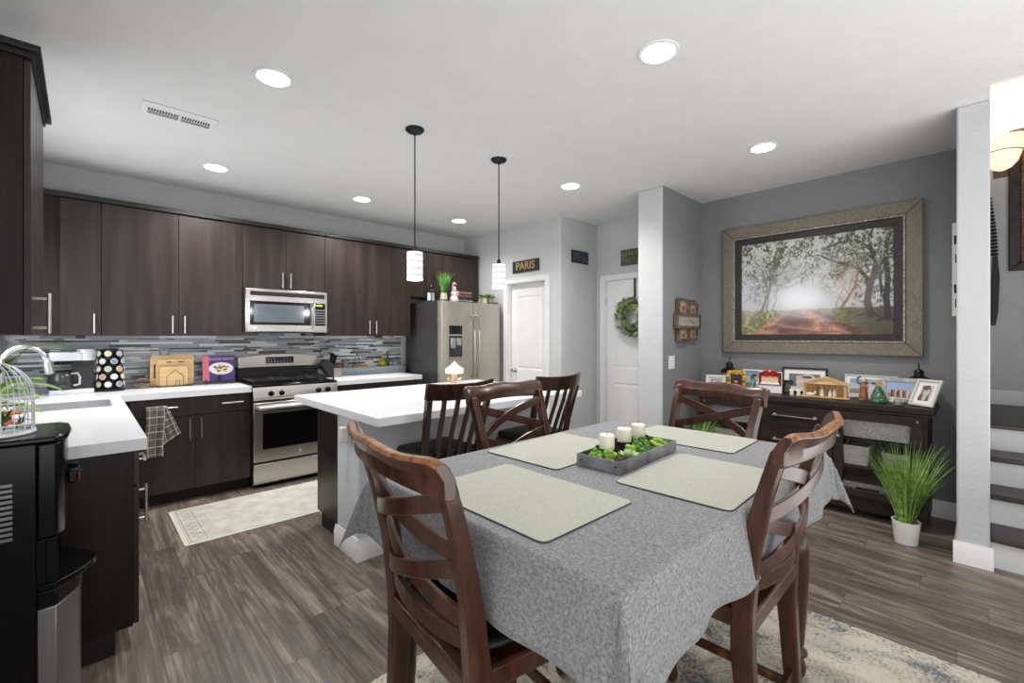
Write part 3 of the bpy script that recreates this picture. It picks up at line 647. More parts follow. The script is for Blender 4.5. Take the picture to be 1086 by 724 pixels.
# ------------------------------------------------------------------ bar stools
def make_stool():
    t = thing('bar_stool', 'x', 'bar stool')
    def yb(z): return -.19-(.11*((z-.62)/.46)**1.3 if z > .62 else 0)-(.03*(.62-z)/.62 if z < .62 else 0)
    zz = [0, .3, .62, .75, .88, 1.0]
    for s in (-1, 1):
        MB().bar([(s*(.195+(.03*(z-.62)/.4 if z > .62 else 0)), yb(z), z) for z in zz], .034, .036, ups=(0, 1, .01)).build('back_post', stool_w, t, bevel=.004, local=True)
        MB().bar([(.185*s, .125, 0), (.19*s, .12, .60)], [.026, .038], [.026, .038], ups=(0, 1, .01)).build('front_leg', stool_w, t, bevel=.003, local=True)
        MB().bar([(.188*s, .12, .22), (.195*s, -.205, .22)], .02, .03).build('side_stretcher', stool_w, t, bevel=.002, local=True)
    MB().bar([(-.187, .122, .30), (.187, .122, .30)], .02, .034).build('footrest', stool_w, t, bevel=.002, local=True)
    MB().bar([(-.195, -.205, .30), (.195, -.205, .30)], .02, .03).build('rear_stretcher', stool_w, t, bevel=.002, local=True)
    rs = []
    for i in range(21):
        u = -1+i/10; x = .245*u; y = yb(1.04)-.045*(1-u*u)+.01; top = 1.082+.012*u*u; bot = .985+.012*u*u; th = .013
        rs.append([Vector(p) for p in ((x, y-th-.012, top), (x, y+th-.012, top), (x, y+th+.008, bot), (x, y-th+.008, bot))])
    MB().rings(rs).build('top_rail', stool_w, t, bevel=.004, local=True)
    for k in range(4):
        u = (-.60, -.2, .2, .60)[k]
        MB().bar([(u*(.19+.035*(z-.62)/.4), yb(z)-.042*(1-u*u)*min(1, (z-.6)/.3), z) for z in (.62, .70, .80, .90, 1.0)], .030, .014, ups=(0, 1, .01)).build('slat', stool_w, t, bevel=.002, local=True)
    MB().box(-.212, .212, -.205, .142, .565, .62).build('seat_frame', stool_w, t, bevel=.006, local=True)
    b = MB(); sq = [(-.2, -.19), (-.2, .135), (.2, .135), (.2, -.19)]
    b.rings([[Vector((x*k, y*k, z)) for x, y in sq] for k, z in ((1, .621), (1.0, .645), (.95, .665), (.6, .672))]); b.build('seat_cushion', leather, t, local=True, bevel=.01, smooth=60)
    return t
stl = make_stool(); stl.location = (1.645, 2.452, 0); stl['label'] = 'slat-back bar stool at the island, the left one nearer the camera'; stl['group'] = 'slat-back bar stools at the island'
dup(stl, (2.42, 2.36, 0), R(3), 'slat-back bar stool at the island, the right one nearer the hallway')

# ------------------------------------------------------------------ dining table
TX0, TX1, TY0, TY1, TZ = .69, 2.126, .44, 1.384, .908
tb = thing('dining_table', 'counter-height dark wood dining table with turned legs under a grey cloth', 'table', ((TX0+TX1)/2, (TY0+TY1)/2, RZ))
MB().box(TX0+.006, TX1-.006, TY0+.006, TY1-.006, TZ-.03, TZ-.004).build('tabletop', chair_w, tb, bevel=.005)
b = MB()
for (a0, a1, c0, c1) in ((TX0+.08, TX1-.08, TY0+.05, TY0+.072), (TX0+.08, TX1-.08, TY1-.072, TY1-.05), (TX0+.05, TX0+.072, TY0+.08, TY1-.08), (TX1-.072, TX1-.05, TY0+.08, TY1-.08)):
    MB().box(a0, a1, c0, c1, TZ-.13, TZ-.031).build('apron', chair_w, tb)
prof = [(.020, 0), (.028, .012), (.032, .04), (.026, .065), (.020, .075), (.036, .09), (.036, .10), (.022, .115), (.026, .14), (.034, .25), (.041, .42), (.042, .50), (.030, .565), (.022, .575), (.034, .59), (.034, .60), (.022, .612), (.030, .63), (.030, .64)]
for x in (TX0+.075, TX1-.075):
    for y in (TY0+.075, TY1-.075):
        b = MB(); b.lathe((x, y, RZ), prof, 24); b.box(x-.038, x+.038, y-.038, y+.038, RZ+.638, TZ-.031); b.build('leg', chair_w, tb, bevel=.003)

# tablecloth: flat top, skirts with soft folds, flared pointed corners
def tablecloth():
    ov = .188; NX, NY = 110, 80; x0, x1, y0, y1 = TX0, TX1, TY0, TY1; zt = TZ
    us = [x0-ov+(x1-x0+2*ov)*i/NX for i in range(NX+1)]; vs_ = [y0-ov+(y1-y0+2*ov)*j/NY for j in range(NY+1)]
    us = sorted(set([round(u, 4) for u in us]+[x0, x1])); vs_ = sorted(set([round(v, 4) for v in vs_]+[y0, y1]))
    P = []
    for v in vs_:
        for u in us:
            du = max(x0-u, 0, u-x1); dv = max(y0-v, 0, v-y1); sx = -1 if u < x0 else 1; sy = -1 if v < y0 else 1
            cx, cy = min(max(u, x0), x1), min(max(v, y0), y1); r = math.hypot(du, dv)
            if r < 1e-6: P.append((u, v, zt+.0006*math.sin(u*17+v*5)*math.sin(v*13))); continue
            if du > 0 and dv > 0:
                ph = math.atan2(dv, du); fold = math.sin(2*ph)
                outw = .016+r*(.07+.30*fold**1.5); zz = zt-math.sqrt(max(r*r-(outw-.016)**2, 0))*1.0
                a = ph+.45*math.sin(4*ph)*min(1, r/.1)
                if u < x0 and v < y0:
                    outw = .016+r*(.08+.34*math.sin(2*ph)**2*(1-.60*math.sin(2*ph)**8)); a = ph+.25*math.sin(4*ph)*min(1, r/.1); zz = zt-math.sqrt(max(r*r-(outw-.016)**2, 0))
                P.append((cx+sx*math.cos(a)*outw*(1 if r > .03 else r/.03), cy+sy*math.sin(a)*outw*(1 if r > .03 else r/.03), zz))
            else:
                w = min(1, r/.12); q = cy if du > 0 else cx
                rip = .012*w*math.sin(q*11+.8*math.sin(q*5))+.006*w*math.sin(q*27+1)
                e0 = min(abs(q-(y0 if du > 0 else x0)), abs((y1 if du > 0 else x1)-q)); flare = .035*w*math.exp(-(e0/.10)**2)*0
                edge = .008*(1-math.exp(-r/.006)); outw = edge+.055*r+(rip+.008)*r/.2+flare
                zz = zt-max(r-.004, 0)*.99
                P.append((cx+(sx*outw if du > 0 else 0), cy+(sy*outw if dv > 0 else 0), zz+.006*math.sin(q*9)*(r/.2)))
    nu = len(us); fs = [(j*nu+i, j*nu+i+1, (j+1)*nu+i+1, (j+1)*nu+i) for j in range(len(vs_)-1) for i in range(nu-1)]
    me = bpy.data.meshes.new('tablecloth'); me.from_pydata(P, [], fs)
    m = bpy.data.materials.new('grey_linen'); m.use_nodes = True; nt = m.node_tree; bs = nt.nodes['Principled BSDF']; N = nt.nodes.new; L = nt.links.new
    tc = N('ShaderNodeTexCoord'); outs = []
    for sc in ((650, 120, 120), (120, 650, 120), (120, 120, 650)):
        mp = N('ShaderNodeMapping'); mp.inputs['Scale'].default_value = sc; L(tc.outputs['Object'], mp.inputs[0]); nz = N('ShaderNodeTexNoise'); nz.inputs['Scale'].default_value = 1; nz.inputs['Detail'].default_value = 2; L(mp.outputs[0], nz.inputs['Vector']); outs.append(nz.outputs['Fac'])
    a1 = N('ShaderNodeMath'); a1.operation = 'ADD'; L(outs[0], a1.inputs[0]); L(outs[1], a1.inputs[1]); a2 = N('ShaderNodeMath'); a2.operation = 'ADD'; L(a1.outputs[0], a2.inputs[0]); L(outs[2], a2.inputs[1])
    a3 = N('ShaderNodeMath'); a3.operation = 'DIVIDE'; a3.inputs[1].default_value = 3; L(a2.outputs[0], a3.inputs[0])
    rp = N('ShaderNodeValToRGB'); e = rp.color_ramp.elements; e[0].position = .40; e[0].color = (*s2l((96, 96, 98)), 1); e[1].position = .60; e[1].color = (*s2l((150, 150, 152)), 1)
    L(a3.outputs[0], rp.inputs[0]); L(rp.outputs[0], bs.inputs['Base Color']); bs.inputs['Roughness'].default_value = .85; bs.inputs['Sheen Weight'].default_value = .15
    bp = N('ShaderNodeBump'); bp.inputs['Strength'].default_value = .25; bp.inputs['Distance'].default_value = .003; L(a3.outputs[0], bp.inputs['Height']); L(bp.outputs[0], bs.inputs['Normal'])
    me.materials.append(m); o = link('tablecloth', me, None, smooth=80)
    sd = o.modifiers.new('thick', 'SOLIDIFY'); sd.thickness = .0025; sd.offset = -1
    tag(o, 'grey woven linen cloth draped over the dining table with hanging corners', 'tablecloth')
tablecloth()
mat_m = mat('placemat_vinyl', (172, 174, 160), .6, var=.04, nscale=160, bump=.1, bscale=300); mat_e = mat('placemat_edge', (60, 62, 58), .6)
def placemat(x0, x1, y0, y1, rot, label):
    c = Vector(((x0+x1)/2, (y0+y1)/2, TZ+.0015)); t = thing('placemat', label, 'placemat', c, R(rot), 'pale green placemats'); w, h = (x1-x0)/2, (y1-y0)/2; r = .02
    def rr(w, h): return [(sx*(w-r)+r*math.cos(a), sy*(h-r)+r*math.sin(a)) for sx, sy, a0 in ((1, 1, 0), (-1, 1, 90), (-1, -1, 180), (1, -1, 270)) for a in (R(a0+k*22.5) for k in range(5))]
    MB().prism(rr(w, h), (0, 0, 0), (1, 0, 0), (0, 1, 0), (0, 0, .0022)).build('backing', mat_e, t, local=True, smooth=0)
    MB().prism(rr(w-.0015, h-.0015), (0, 0, .0022), (1, 0, 0), (0, 1, 0), (0, 0, .001)).build('surface', mat_m, t, local=True, smooth=0)
placemat(.722, 1.085, .658, 1.160, 0, 'placemat nearest the camera, in front of the left foreground chair')
placemat(1.145, 1.62, 1.0, 1.355, 2, 'placemat in front of the chair on the island side')
placemat(1.195, 1.665, .455, .800, 2, 'placemat in front of the right foreground chair')
placemat(1.79, 2.115, .67, 1.14, 2, 'placemat at the far end of the table')

# centrepiece tray
tc_ = thing('planter_tray', 'galvanised metal tray planted with succulents in the middle of the table', 'tray', (1.47, .912, TZ+.002), R(3))
b = MB(); lx, ly, h = .215, .085, .042
# tray sits along x: outer walls
lx = .215
for (a0, a1, c0, c1) in ((-lx, lx, -ly, -ly+.003), (-lx, lx, ly-.003, ly), (-lx, -lx+.003, -ly+.003, ly-.003), (lx-.003, lx, -ly+.003, ly-.003)): b.box(a0, a1, c0, c1, .003, h)
b.box(-lx, lx, -ly, ly, 0, .003); b.build('tray', galv, tc_, local=True)
MB().box(-lx+.0035, lx-.0035, -ly+.0035, ly-.0035, .0035, .024).build('moss', soil_m, tc_, local=True)
for x, y in ((-lx-.001, -.068), (-lx-.001, .068)): MB().lathe((x, y, .022), [(.004, .0008), (.003, -.001), (.0005, -.0015)], 10, 'x').build('rivet', black_m, tc_, local=True)
rnd = random.Random(11)
def rosette(x, y, z, r, m, name, n=3, pet=9, tall=.5, parent=tc_):
    b = MB()
    for k in range(n):
        for i in range(pet-2*k):
            a = 2*PI*i/(pet-2*k)+k*.4; el = .25+k*.42+tall*.2; L_ = r*(1-k*.22); d = Vector((math.cos(a)*math.cos(el), math.sin(a)*math.cos(el), math.sin(el))); sd = Vector((-math.sin(a), math.cos(a), 0)); up = d.cross(sd)*-1; w = L_*.26
            c0 = Vector((x, y, z)); pts = [c0, c0+d*L_*.55+sd*w-up*.002, c0+d*L_, c0+d*L_*.55-sd*w-up*.002]
            v = [b.bm.verts.new(p) for p in pts]; t2 = b.bm.verts.new(c0+d*L_*.5+up*L_*.12); t3 = b.bm.verts.new(c0+d*L_*.5-up*L_*.08)
            for q in range(4): b.bm.faces.new((v[q], v[(q+1) % 4], t2)); b.bm.faces.new((v[(q+1) % 4], v[q], t3))
    return b.build(name, m, parent, local=True, smooth=60)
def clump(x, y, z, m, name='succulent', n=18, r=.030, h=.040, s=.012):
    b = MB()
    for k in range(n):
        a = rnd.random()*2*PI; q = r*math.sqrt(rnd.random()); zz = z+h*(1-(q/r)**2)*(.5+.5*rnd.random())
        b.ell((x+q*math.cos(a), y+q*math.sin(a), zz), s, s, s*.7, n=8)
    b.ell((x, y, z+h*.3), r*.6, r*.6, h*.5, n=8)
    return b.build(name, m, tc_, local=True, smooth=60)
clump(-.165, .035, .02, green_b); clump(-.155, -.01, .018, green_y, n=12); rosette(-.115, -.062, .03, .045, silver_l, 'air_plant', n=3, pet=9, tall=1.2)
clump(-.055, -.035, .025, green_y, n=14, h=.045, r=.02); clump(.0, -.025, .025, green_b, n=18, h=.05); clump(.03, -.05, .02, green_d, n=14, h=.03)
clump(.075, -.02, .025, green_b, n=14, h=.045, r=.02); clump(.17, -.03, .02, green_y, n=20, h=.035, r=.03); clump(.11, .05, .02, green_b, n=12); clump(-.09, .03, .018, green_d, n=10, h=.02)
for x, y in ((-.115, .02), (.0, .035), (.115, .02)): 
    pass
def candle(x, y, z, label):
    M_ = Matrix.Translation(Vector((1.47, .912, TZ+.002))) @ Matrix.Rotation(R(3), 4, 'Z'); p = M_ @ Vector((x, y, 0)); q = (p.x, p.y, p.z)
    cp = thing('candle_cup', 'round black metal cup holding '+label, 'candle cup', (q[0], q[1], q[2]+.026), 0, 'black candle cups in the tray')
    MB().lathe(q, [(.034, .026), (.040, .030), (.042, .055), (.040, .055), (.038, .034), (.001, .034)], 28).build('cup', black_m, cp)
    t = thing('candle', label, 'candle', (q[0], q[1], q[2]+.035), 0, 'ivory pillar candles')
    MB().lathe(q, [(.001, .035), (.026, .035), (.027, .038), (.027, .098), (.024, .101), (.001, .099)], 28).build('wax', wax, t)
    MB().cyl((q[0], q[1], q[2]+.098), (q[0]+.001, q[1], q[2]+.108), .001, n=6).build('wick', black_m, t)
candle(-.115, .025, 0, 'ivory pillar candle nearest the left end of the tray')
candle(.025, .035, 0, 'ivory pillar candle in the middle of the tray')
candle(.135, .035, 0, 'ivory pillar candle at the right rear end of the tray')

# ------------------------------------------------------------------ rugs
def rug_mat():
    m = bpy.data.materials.new('shag_rug'); m.use_nodes = True; nt = m.node_tree; bs = nt.nodes['Principled BSDF']; N = nt.nodes.new; L = nt.links.new
    tc = N('ShaderNodeTexCoord'); mp = N('ShaderNodeMapping'); mp.inputs['Scale'].default_value = (2.2, 1.1, 1); mp.inputs['Rotation'].default_value = (0, 0, .25); L(tc.outputs['Object'], mp.inputs[0])
    n1 = N('ShaderNodeTexNoise'); n1.inputs['Scale'].default_value = 2.4; n1.inputs['Detail'].default_value = 7; n1.inputs['Roughness'].default_value = .65; n1.inputs['Distortion'].default_value = .6; L(mp.outputs[0], n1.inputs['Vector'])
    n2 = N('ShaderNodeTexNoise'); n2.inputs['Scale'].default_value = 75; n2.inputs['Detail'].default_value = 3; L(tc.outputs['Object'], n2.inputs['Vector'])
    ma = N('ShaderNodeMath'); ma.operation = 'MULTIPLY_ADD'; ma.inputs[1].default_value = .45; L(n2.outputs['Fac'], ma.inputs[0]); L(n1.outputs['Fac'], ma.inputs[2])
    rp = N('ShaderNodeValToRGB'); e = rp.color_ramp.elements; e[0].position = .60; e[0].color = (*s2l((96, 103, 110)), 1); e[1].position = .80; e[1].color = (*s2l((196, 188, 172)), 1); k = e.new(.70); k.color = (*s2l((170, 164, 150)), 1)
    L(ma.outputs[0], rp.inputs[0]); L(rp.outputs[0], bs.inputs['Base Color']); bs.inputs['Roughness'].default_value = .95
    bp = N('ShaderNodeBump'); bp.inputs['Strength'].default_value = .9; bp.inputs['Distance'].default_value = .012; L(n2.outputs['Fac'], bp.inputs['Height']); L(bp.outputs[0], bs.inputs['Normal']); return m
def slab_rug(name, x0, x1, y0, y1, h, m, nx, ny, amp, label):
    rnd = random.Random(2); b = MB(); vs = [[b.bm.verts.new((x0+(x1-x0)*i/nx+(amp*1.2*(rnd.random()-.5)), y0+(y1-y0)*j/ny+(amp*1.2*(rnd.random()-.5)), h*(1 if 0 < i < nx and 0 < j < ny else .55)-amp*rnd.random())) for i in range(nx+1)] for j in range(ny+1)]
    for j in range(ny):
        for i in range(nx): b.bm.faces.new((vs[j][i], vs[j][i+1], vs[j+1][i+1], vs[j+1][i]))
    ed = [(vs[0][i], vs[0][i+1]) for i in range(nx)]+[(vs[j][nx], vs[j+1][nx]) for j in range(ny)]+[(vs[ny][i+1], vs[ny][i]) for i in reversed(range(nx))]+[(vs[j+1][0], vs[j][0]) for j in reversed(range(ny))]
    lo = {}
    for a, c in ed:
        for q in (a, c):
            if q not in lo: lo[q] = b.bm.verts.new((q.co.x, q.co.y, .001))
        b.bm.faces.new((c, a, lo[a], lo[c]))
    return tag(b.build(name, m, smooth=80), label, 'rug')
slab_rug('area_rug', -.1, 2.60, -.17, 1.66, .017, rug_mat(), 220, 150, .006, 'cream and blue-grey shag rug under the dining table')
def runner_mat():
    m = mat('runner_weave', (172, 170, 160), .9, var=.09, nscale=8, bump=.2, bscale=200, detail=8, col2=(196, 193, 182)); return m
rn = thing('runner_rug', 'pale grey patterned runner on the floor in front of the range', 'rug', (1.32, 3.945, 0))
MB().box(.475, 2.17, 3.555, 4.335, .001, .007).build('border', mat('runner_binding', (200, 196, 182), .9, var=.03), rn, bevel=.002)
MB().box(.50, 2.145, 3.578, 4.312, .0071, .0085).build('field', runner_mat(), rn)
pm = mat('runner_pattern', (146, 146, 140), .95, var=.08, nscale=40)
def strip(b, x0, x1, y0, y1): b.box(x0, x1, y0, y1, .0086, .0092)
for xe in (.515, 2.03):
    b = MB(); strip(b, xe, xe+.005, 3.59, 4.30); strip(b, xe+.09, xe+.095, 3.59, 4.30)
    for k in range(9):
        y = 3.60+k*.078; xa = xe+.013
        b.prism([(0, 0), (.01, 0), (.068, .055), (.058, .055)], (xa, y, .0086), (1, 0, 0), (0, 1, 0), (0, 0, .0006)); b.prism([(0, 0), (.05, 0), (.05, .006), (0, .006)], (xa+.01, y+.06, .0086), (1, 0, 0), (0, 1, 0), (0, 0, .0006))
    b.build('end_band', pm, rn, smooth=0)
b = MB()
for s in (-1, 1):
    b.prism([(0, 0), (.55, .33*s), (.60, .33*s), (.05, 0), (.60, -.33*s), (.55, -.33*s)][::s], (.66, 3.945, .0086), (1, 0, 0), (0, 1, 0), (0, 0, .0005)) if s == 1 else b.prism([(0, 0), (-.55, .33), (-.60, .33), (-.05, 0), (-.60, -.33), (-.55, -.33)], (1.99, 3.945, .0086), (1, 0, 0), (0, 1, 0), (0, 0, .0005))
b.build('medallion', mat('runner_medallion', (186, 186, 178), .95, var=.06, nscale=30), rn, smooth=0)

# ------------------------------------------------------------------ water dispenser at the left edge
wd = thing('water_dispenser', 'tall glossy black water dispenser with a silver lower door, standing at the left edge', 'water dispenser', (-.21, 2.2, 0))
y0, y1 = 2.05, 2.39; blk = mat('dispenser_black', (8, 8, 9), .20, var=.04, spec=.22)
MB().box(-.40, -.105, y0, y1, .02, 1.022).build('body', blk, wd, bevel=.004)
b = MB(); b.prism([(-.40, y0-.001), (-.06, y0-.001), (-.035, y0+.05), (-.028, (y0+y1)/2), (-.035, y1-.05), (-.06, y1+.001), (-.40, y1+.001)], (0, 0, 1.0225), (1, 0, 0), (0, 1, 0), (0, 0, .018)); b.build('lid', blk, wd, bevel=.006)
fr_ = [(-.1045, y0+.002), (-.060, y0+.002), (-.044, y0+.04), (-.038, y0+.12), (-.038, y1-.12), (-.044, y1-.04), (-.060, y1-.002), (-.1045, y1-.002)]
MB().prism(fr_, (0, 0, .72), (1, 0, 0), (0, 1, 0), (0, 0, .30)).build('control_head', blk, wd, bevel=.006)
rc = [(-.1045, y0+.002), (-.085, y0+.002), (-.085, y1-.002), (-.1045, y1-.002)]
MB().prism(rc, (0, 0, .575), (1, 0, 0), (0, 1, 0), (0, 0, .144)).build('bay', blk, wd)
for ya_ in (y0+.002, y1-.022): MB().box(-.0845, -.058, ya_, ya_+.02, .575, .719).build('cheek', blk, wd, bevel=.003)
for yy, mm, lb in ((y0+.11, red_m, 'red hot-water tap'), (y1-.11, mat('tap_blue', (50, 80, 140), .4), 'blue cold-water tap')):
    tp = MB().box(-.0375, -.012, yy-.014, yy+.014, .86, .905).build('tap', blk, wd, bevel=.005); MB().box(-.0118, -.008, yy-.01, yy+.01, .868, .888).build('lever', mm, tp, bevel=.002, label=lb)
arcp = [(-.1045, y0+.004)]+[(-.1045+.125*math.sin(PI*k/12)**.6, y0+.004+(y1-y0-.008)*k/12) for k in range(1, 12)]+[(-.1045, y1-.004)]
def arcd(d): return [(-.1045, y0+.003)]+[(-.1045+(.045+d*math.sin(PI*k/14)), y0+.003+(y1-y0-.006)*k/14) for k in range(15)]+[(-.1045, y1-.003)]
MB().prism(arcd(.095), (0, 0, .553), (1, 0, 0), (0, 1, 0), (0, 0, .020)).build('drip_tray', blk, wd, bevel=.003)
MB().prism(arcd(.062), (0, 0, .50), (1, 0, 0), (0, 1, 0), (0, 0, .052)).build('tray_support', blk, wd, bevel=.004)
MB().prism(arcd(.055), (0, 0, .03), (1, 0, 0), (0, 1, 0), (0, 0, .468)).build('lower_door', mat('dispenser_silver', (146, 146, 150), .3, .9, var=.03, nscale=3, stretch=(30, 30, 1)), wd, bevel=.004, label='silver curved lower door')
b = MB()
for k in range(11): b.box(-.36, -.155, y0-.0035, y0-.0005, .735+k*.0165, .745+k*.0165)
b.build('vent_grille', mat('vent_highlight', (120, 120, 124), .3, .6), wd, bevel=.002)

# birdcage and plant
bc = thing('birdcage', 'white wire birdcage with flowers inside, on top of the black water dispenser', 'birdcage', (-.215, 2.20, 1.041))
cx, cy, cz, cr = -.215, 2.20, 1.0415, .098; wire = mat('white_wire', (226, 230, 234), .35, .2)
MB().lathe((cx, cy, cz), [(cr+.004, 0), (cr+.006, .004), (cr+.004, .012), (cr-.006, .013), (cr-.006, .004), (.001, .003)], 28).build('base', wire, bc)
for z, name in ((.105, 'ring'), (.120, 'ring'), (.035, 'ring')):
    MB().tube([(cx+cr*math.cos(2*PI*k/28), cy+cr*math.sin(2*PI*k/28), cz+z) for k in range(28)], .0022, 6, closed=True).build(name, wire, bc)
for k in range(20):
    a = 2*PI*k/20; pts = [(cx+cr*math.cos(a), cy+cr*math.sin(a), cz+.01), (cx+cr*math.cos(a), cy+cr*math.sin(a), cz+.12)]
    for t_ in range(1, 8):
        th = t_/7*PI/2*.93; q = cr*math.cos(th); pts.append((cx+q*math.cos(a), cy+q*math.sin(a), cz+.12+.115*math.sin(th)))
    MB().tube(pts, .0017, 5).build('cage_wire', wire, bc)
b = MB(); b.lathe((cx, cy, cz+.23), [(.010, 0), (.012, .004), (.004, .014), (.009, .022), (.001, .032)], 14); b.build('finial', wire, bc)
for k, (dx, dy, dz, col) in enumerate(((.03, -.03, .06, (214, 96, 70)), (.05, .01, .065, (224, 150, 60)), (-.01, -.05, .055, (190, 50, 60)), (.02, .04, .07, (232, 226, 210)), (-.03, .0, .075, (232, 226, 210)), (.045, -.045, .04, (206, 120, 110)))):
    b = MB(); rnd2 = random.Random(k)
    for i in range(9):
        a = i*2.4; q = .014*math.sqrt(i/9); b.ell((cx+dx+q*math.cos(a), cy+dy+q*math.sin(a), cz+dz+.006-.5*q), .008, .008, .006, 8)
    b.build('flower', mat('petals_%d' % k, col, .6), bc)
b = MB()
for k in range(26):
    a = rnd.random()*6.28; q = .07*math.sqrt(rnd.random()); c0 = Vector((cx+q*math.cos(a), cy+q*math.sin(a), cz+.015)); d = Vector((math.cos(a)*.3, math.sin(a)*.3, 1)).normalized(); sd = Vector((-math.sin(a), math.cos(a), 0)); L_ = .045+.03*rnd.random()
    b.bm.faces.new([b.bm.verts.new(p) for p in (c0, c0+d*L_*.5+sd*.010, c0+d*L_, c0+d*L_*.5-sd*.010)])
b.build('foliage', green_d, bc)
def leaf(b, p0, d, L_, w, droop, roll=0, n=8):
    """pointed leaf blade as a bent strip with a folded midrib"""
    p = Vector(p0); d = Vector(d).normalized(); sd = d.cross(Vector((0, 0, 1))); sd = sd.normalized() if sd.length > .01 else Vector((1, 0, 0)); rows = []
    for i in range(n+1):
        t_ = i/n; ww = w*math.sin(PI*min(1, t_*.92+.05))**.8 if i < n else .0006; up = sd.cross(d).normalized(); r_ = sd*math.cos(roll)+up*math.sin(roll)
        rows.append([b.bm.verts.new(p+r_*ww+up*ww*.25), b.bm.verts.new(p), b.bm.verts.new(p-r_*ww+up*ww*.25)])
        d = (d+Vector((0, 0, -droop/n))).normalized(); p = p+d*(L_/n)
    for i in range(n):
        for j in range(2): b.bm.faces.new((rows[i][j], rows[i][j+1], rows[i+1][j+1], rows[i+1][j]))
pl = thing('potted_plant', 'leafy green plant in a white pot behind the birdcage at the left edge', 'plant', (-.29, 2.83, CT))
px_, py_ = -.29, 2.83
MB().lathe((px_, py_, CT), [(.045, .001), (.05, .004), (.066, .12), (.069, .125), (.062, .125), (.058, .11), (.001, .11)], 28).build('pot', white_c, pl)
b = MB(); leaves = [((.9, .25, .55), .22, .034, 1.2, .10), ((.75, -.55, .5), .18, .032, .9, .07), ((.35, -.9, .6), .18, .032, .9, .08), ((.95, -.1, .35), .17, .028, 1.0, .03), ((.5, .8, .6), .17, .028, 1.0, .08),
          ((.3, .1, .9), .17, .034, .8, .10), ((.7, -.3, .8), .18, .032, 1.0, .09), ((.9, .6, .4), .15, .026, 1.1, .04), ((-.6, -.6, .5), .15, .026, .9, .07)]
st_ = MB()
for d, L_, w, dr_, sl in leaves:
    dv = Vector(d).normalized(); q = Vector((px_, py_, CT+.11)); tip = q+Vector((dv.x*.35, dv.y*.35, 1)).normalized()*sl*1.1
    st_.tube([q, (q+tip)/2+Vector((0, 0, .01)), tip], .0028, 6); leaf(b, tip, d, L_, w*1.35, dr_)
# two long arching shoots reaching over the faucet
for tip_, mid in (((.02, .22, .02), (.10, .1, .17)), ((-.02, -.05, .17), (.1, .05, .12))): pass
sh = [(px_, py_, CT+.11), (px_+.04, py_+.03, CT+.30), (px_+.12, py_+.05, CT+.40), (px_+.20, py_+.05, CT+.415), (px_+.255, py_+.05, CT+.37)]
st_.tube(sh, .0022, 6); leaf(b, (px_+.235, py_+.05, CT+.385), (-1, .05, .12), .11, .011, -.1)
b.build('leaves', green_y, pl, smooth=60); st_.build('stems', green_b, pl)

# ------------------------------------------------------------------ counter items on the left
cm = thing('coffee_maker', 'silver and black coffee maker with glass carafe on the sink counter', 'coffee maker', (-.06, 4.93, CT))
silv = mat('silver_plastic', (206, 208, 212), .3, .35)
b = MB(); b.box(-.185, .065, 4.83, 5.05, CT+.001, CT+.035); b.build('base', silv, cm, bevel=.006)
MB().box(-.06, .062, 4.93, 5.05, CT+.036, CT+.255).build('tower', mat('smoke_plastic', (52, 52, 54), .25), cm, bevel=.004)
MB().box(-.185, -.0, 4.84, 5.05, CT+.256, CT+.325).build('brew_head', silv, cm, bevel=.008)
MB().box(-.16, .06, 4.85, 5.05, CT+.225, CT+.255).build('filter_basket', black_g, cm, bevel=.006)
MB().lathe((.02, 4.90, CT+.256), [(.055, 0), (.058, .003), (.058, .085), (.054, .09), (.001, .09)], 28).build('pod_lid', silv, cm)
cf = MB().lathe((-.125, 4.905, CT+.036), [(.060, 0), (.072, .01), (.076, .05), (.070, .10), (.055, .125), (.052, .125), (.066, .10), (.072, .05), (.068, .012), (.001, .006)], 28).build('carafe', mat('smoked_glass', (84, 86, 88), .05, trans=.6, var=0), cm)
MB().lathe((-.125, 4.905, CT+.162), [(.056, 0), (.056, .012), (.04, .02), (.001, .022)], 24).build('carafe_lid', black_m, cf)
MB().tube([(-.062, 4.88, CT+.155), (-.03, 4.86, CT+.16), (-.015, 4.855, CT+.13), (-.018, 4.86, CT+.075), (-.05, 4.875, CT+.065)], .008, 8).build('carafe_handle', silv, cf)
pc = thing('pod_carousel', 'black rotating carousel holding rows of coffee pods beside the coffee maker', 'pod holder', (.165, 4.93, CT))
qx, qy = .165, 4.93
MB().lathe((qx, qy, CT), [(.085, .001), (.088, .004), (.086, .014), (.03, .018), (.001, .018)], 32).build('base', black_m, pc)
MB().lathe((qx, qy, CT+.018), [(.052, 0), (.052, .31), (.045, .325), (.001, .327)], 24).build('column', black_m, pc)
cols_ = [(226, 222, 210), (206, 206, 130), (150, 190, 140), (214, 214, 216), (196, 150, 110), (120, 130, 150), (232, 230, 226)]
for r_ in range(5):
    for k in range(7):
        a = 2*PI*(k+.5*(r_ % 2))/7; c_ = Vector((qx+math.cos(a)*.052, qy+math.sin(a)*.052, CT+.055+r_*.062)); d = Vector((math.cos(a), math.sin(a), .10)).normalized()
        if d.y > .55: continue
        rg_ = MB().tube([c_, c_+d*.026], [.0275, .028], 18).build('pod_ring', black_m, pc)
        MB().tube([c_+d*.005, c_+d*.033], [.019, .0225], 18).build('coffee_pod', mat('pod_wall', (225, 225, 224), .4), rg_)
        MB().tube([c_+d*.0332, c_+d*.0345], [.0195, .0185], 18).build('pod_foil', mat('pod_foil_%d' % ((r_*3+k*2) % 7), cols_[(r_*3+k*2) % 7], .35), rg_)
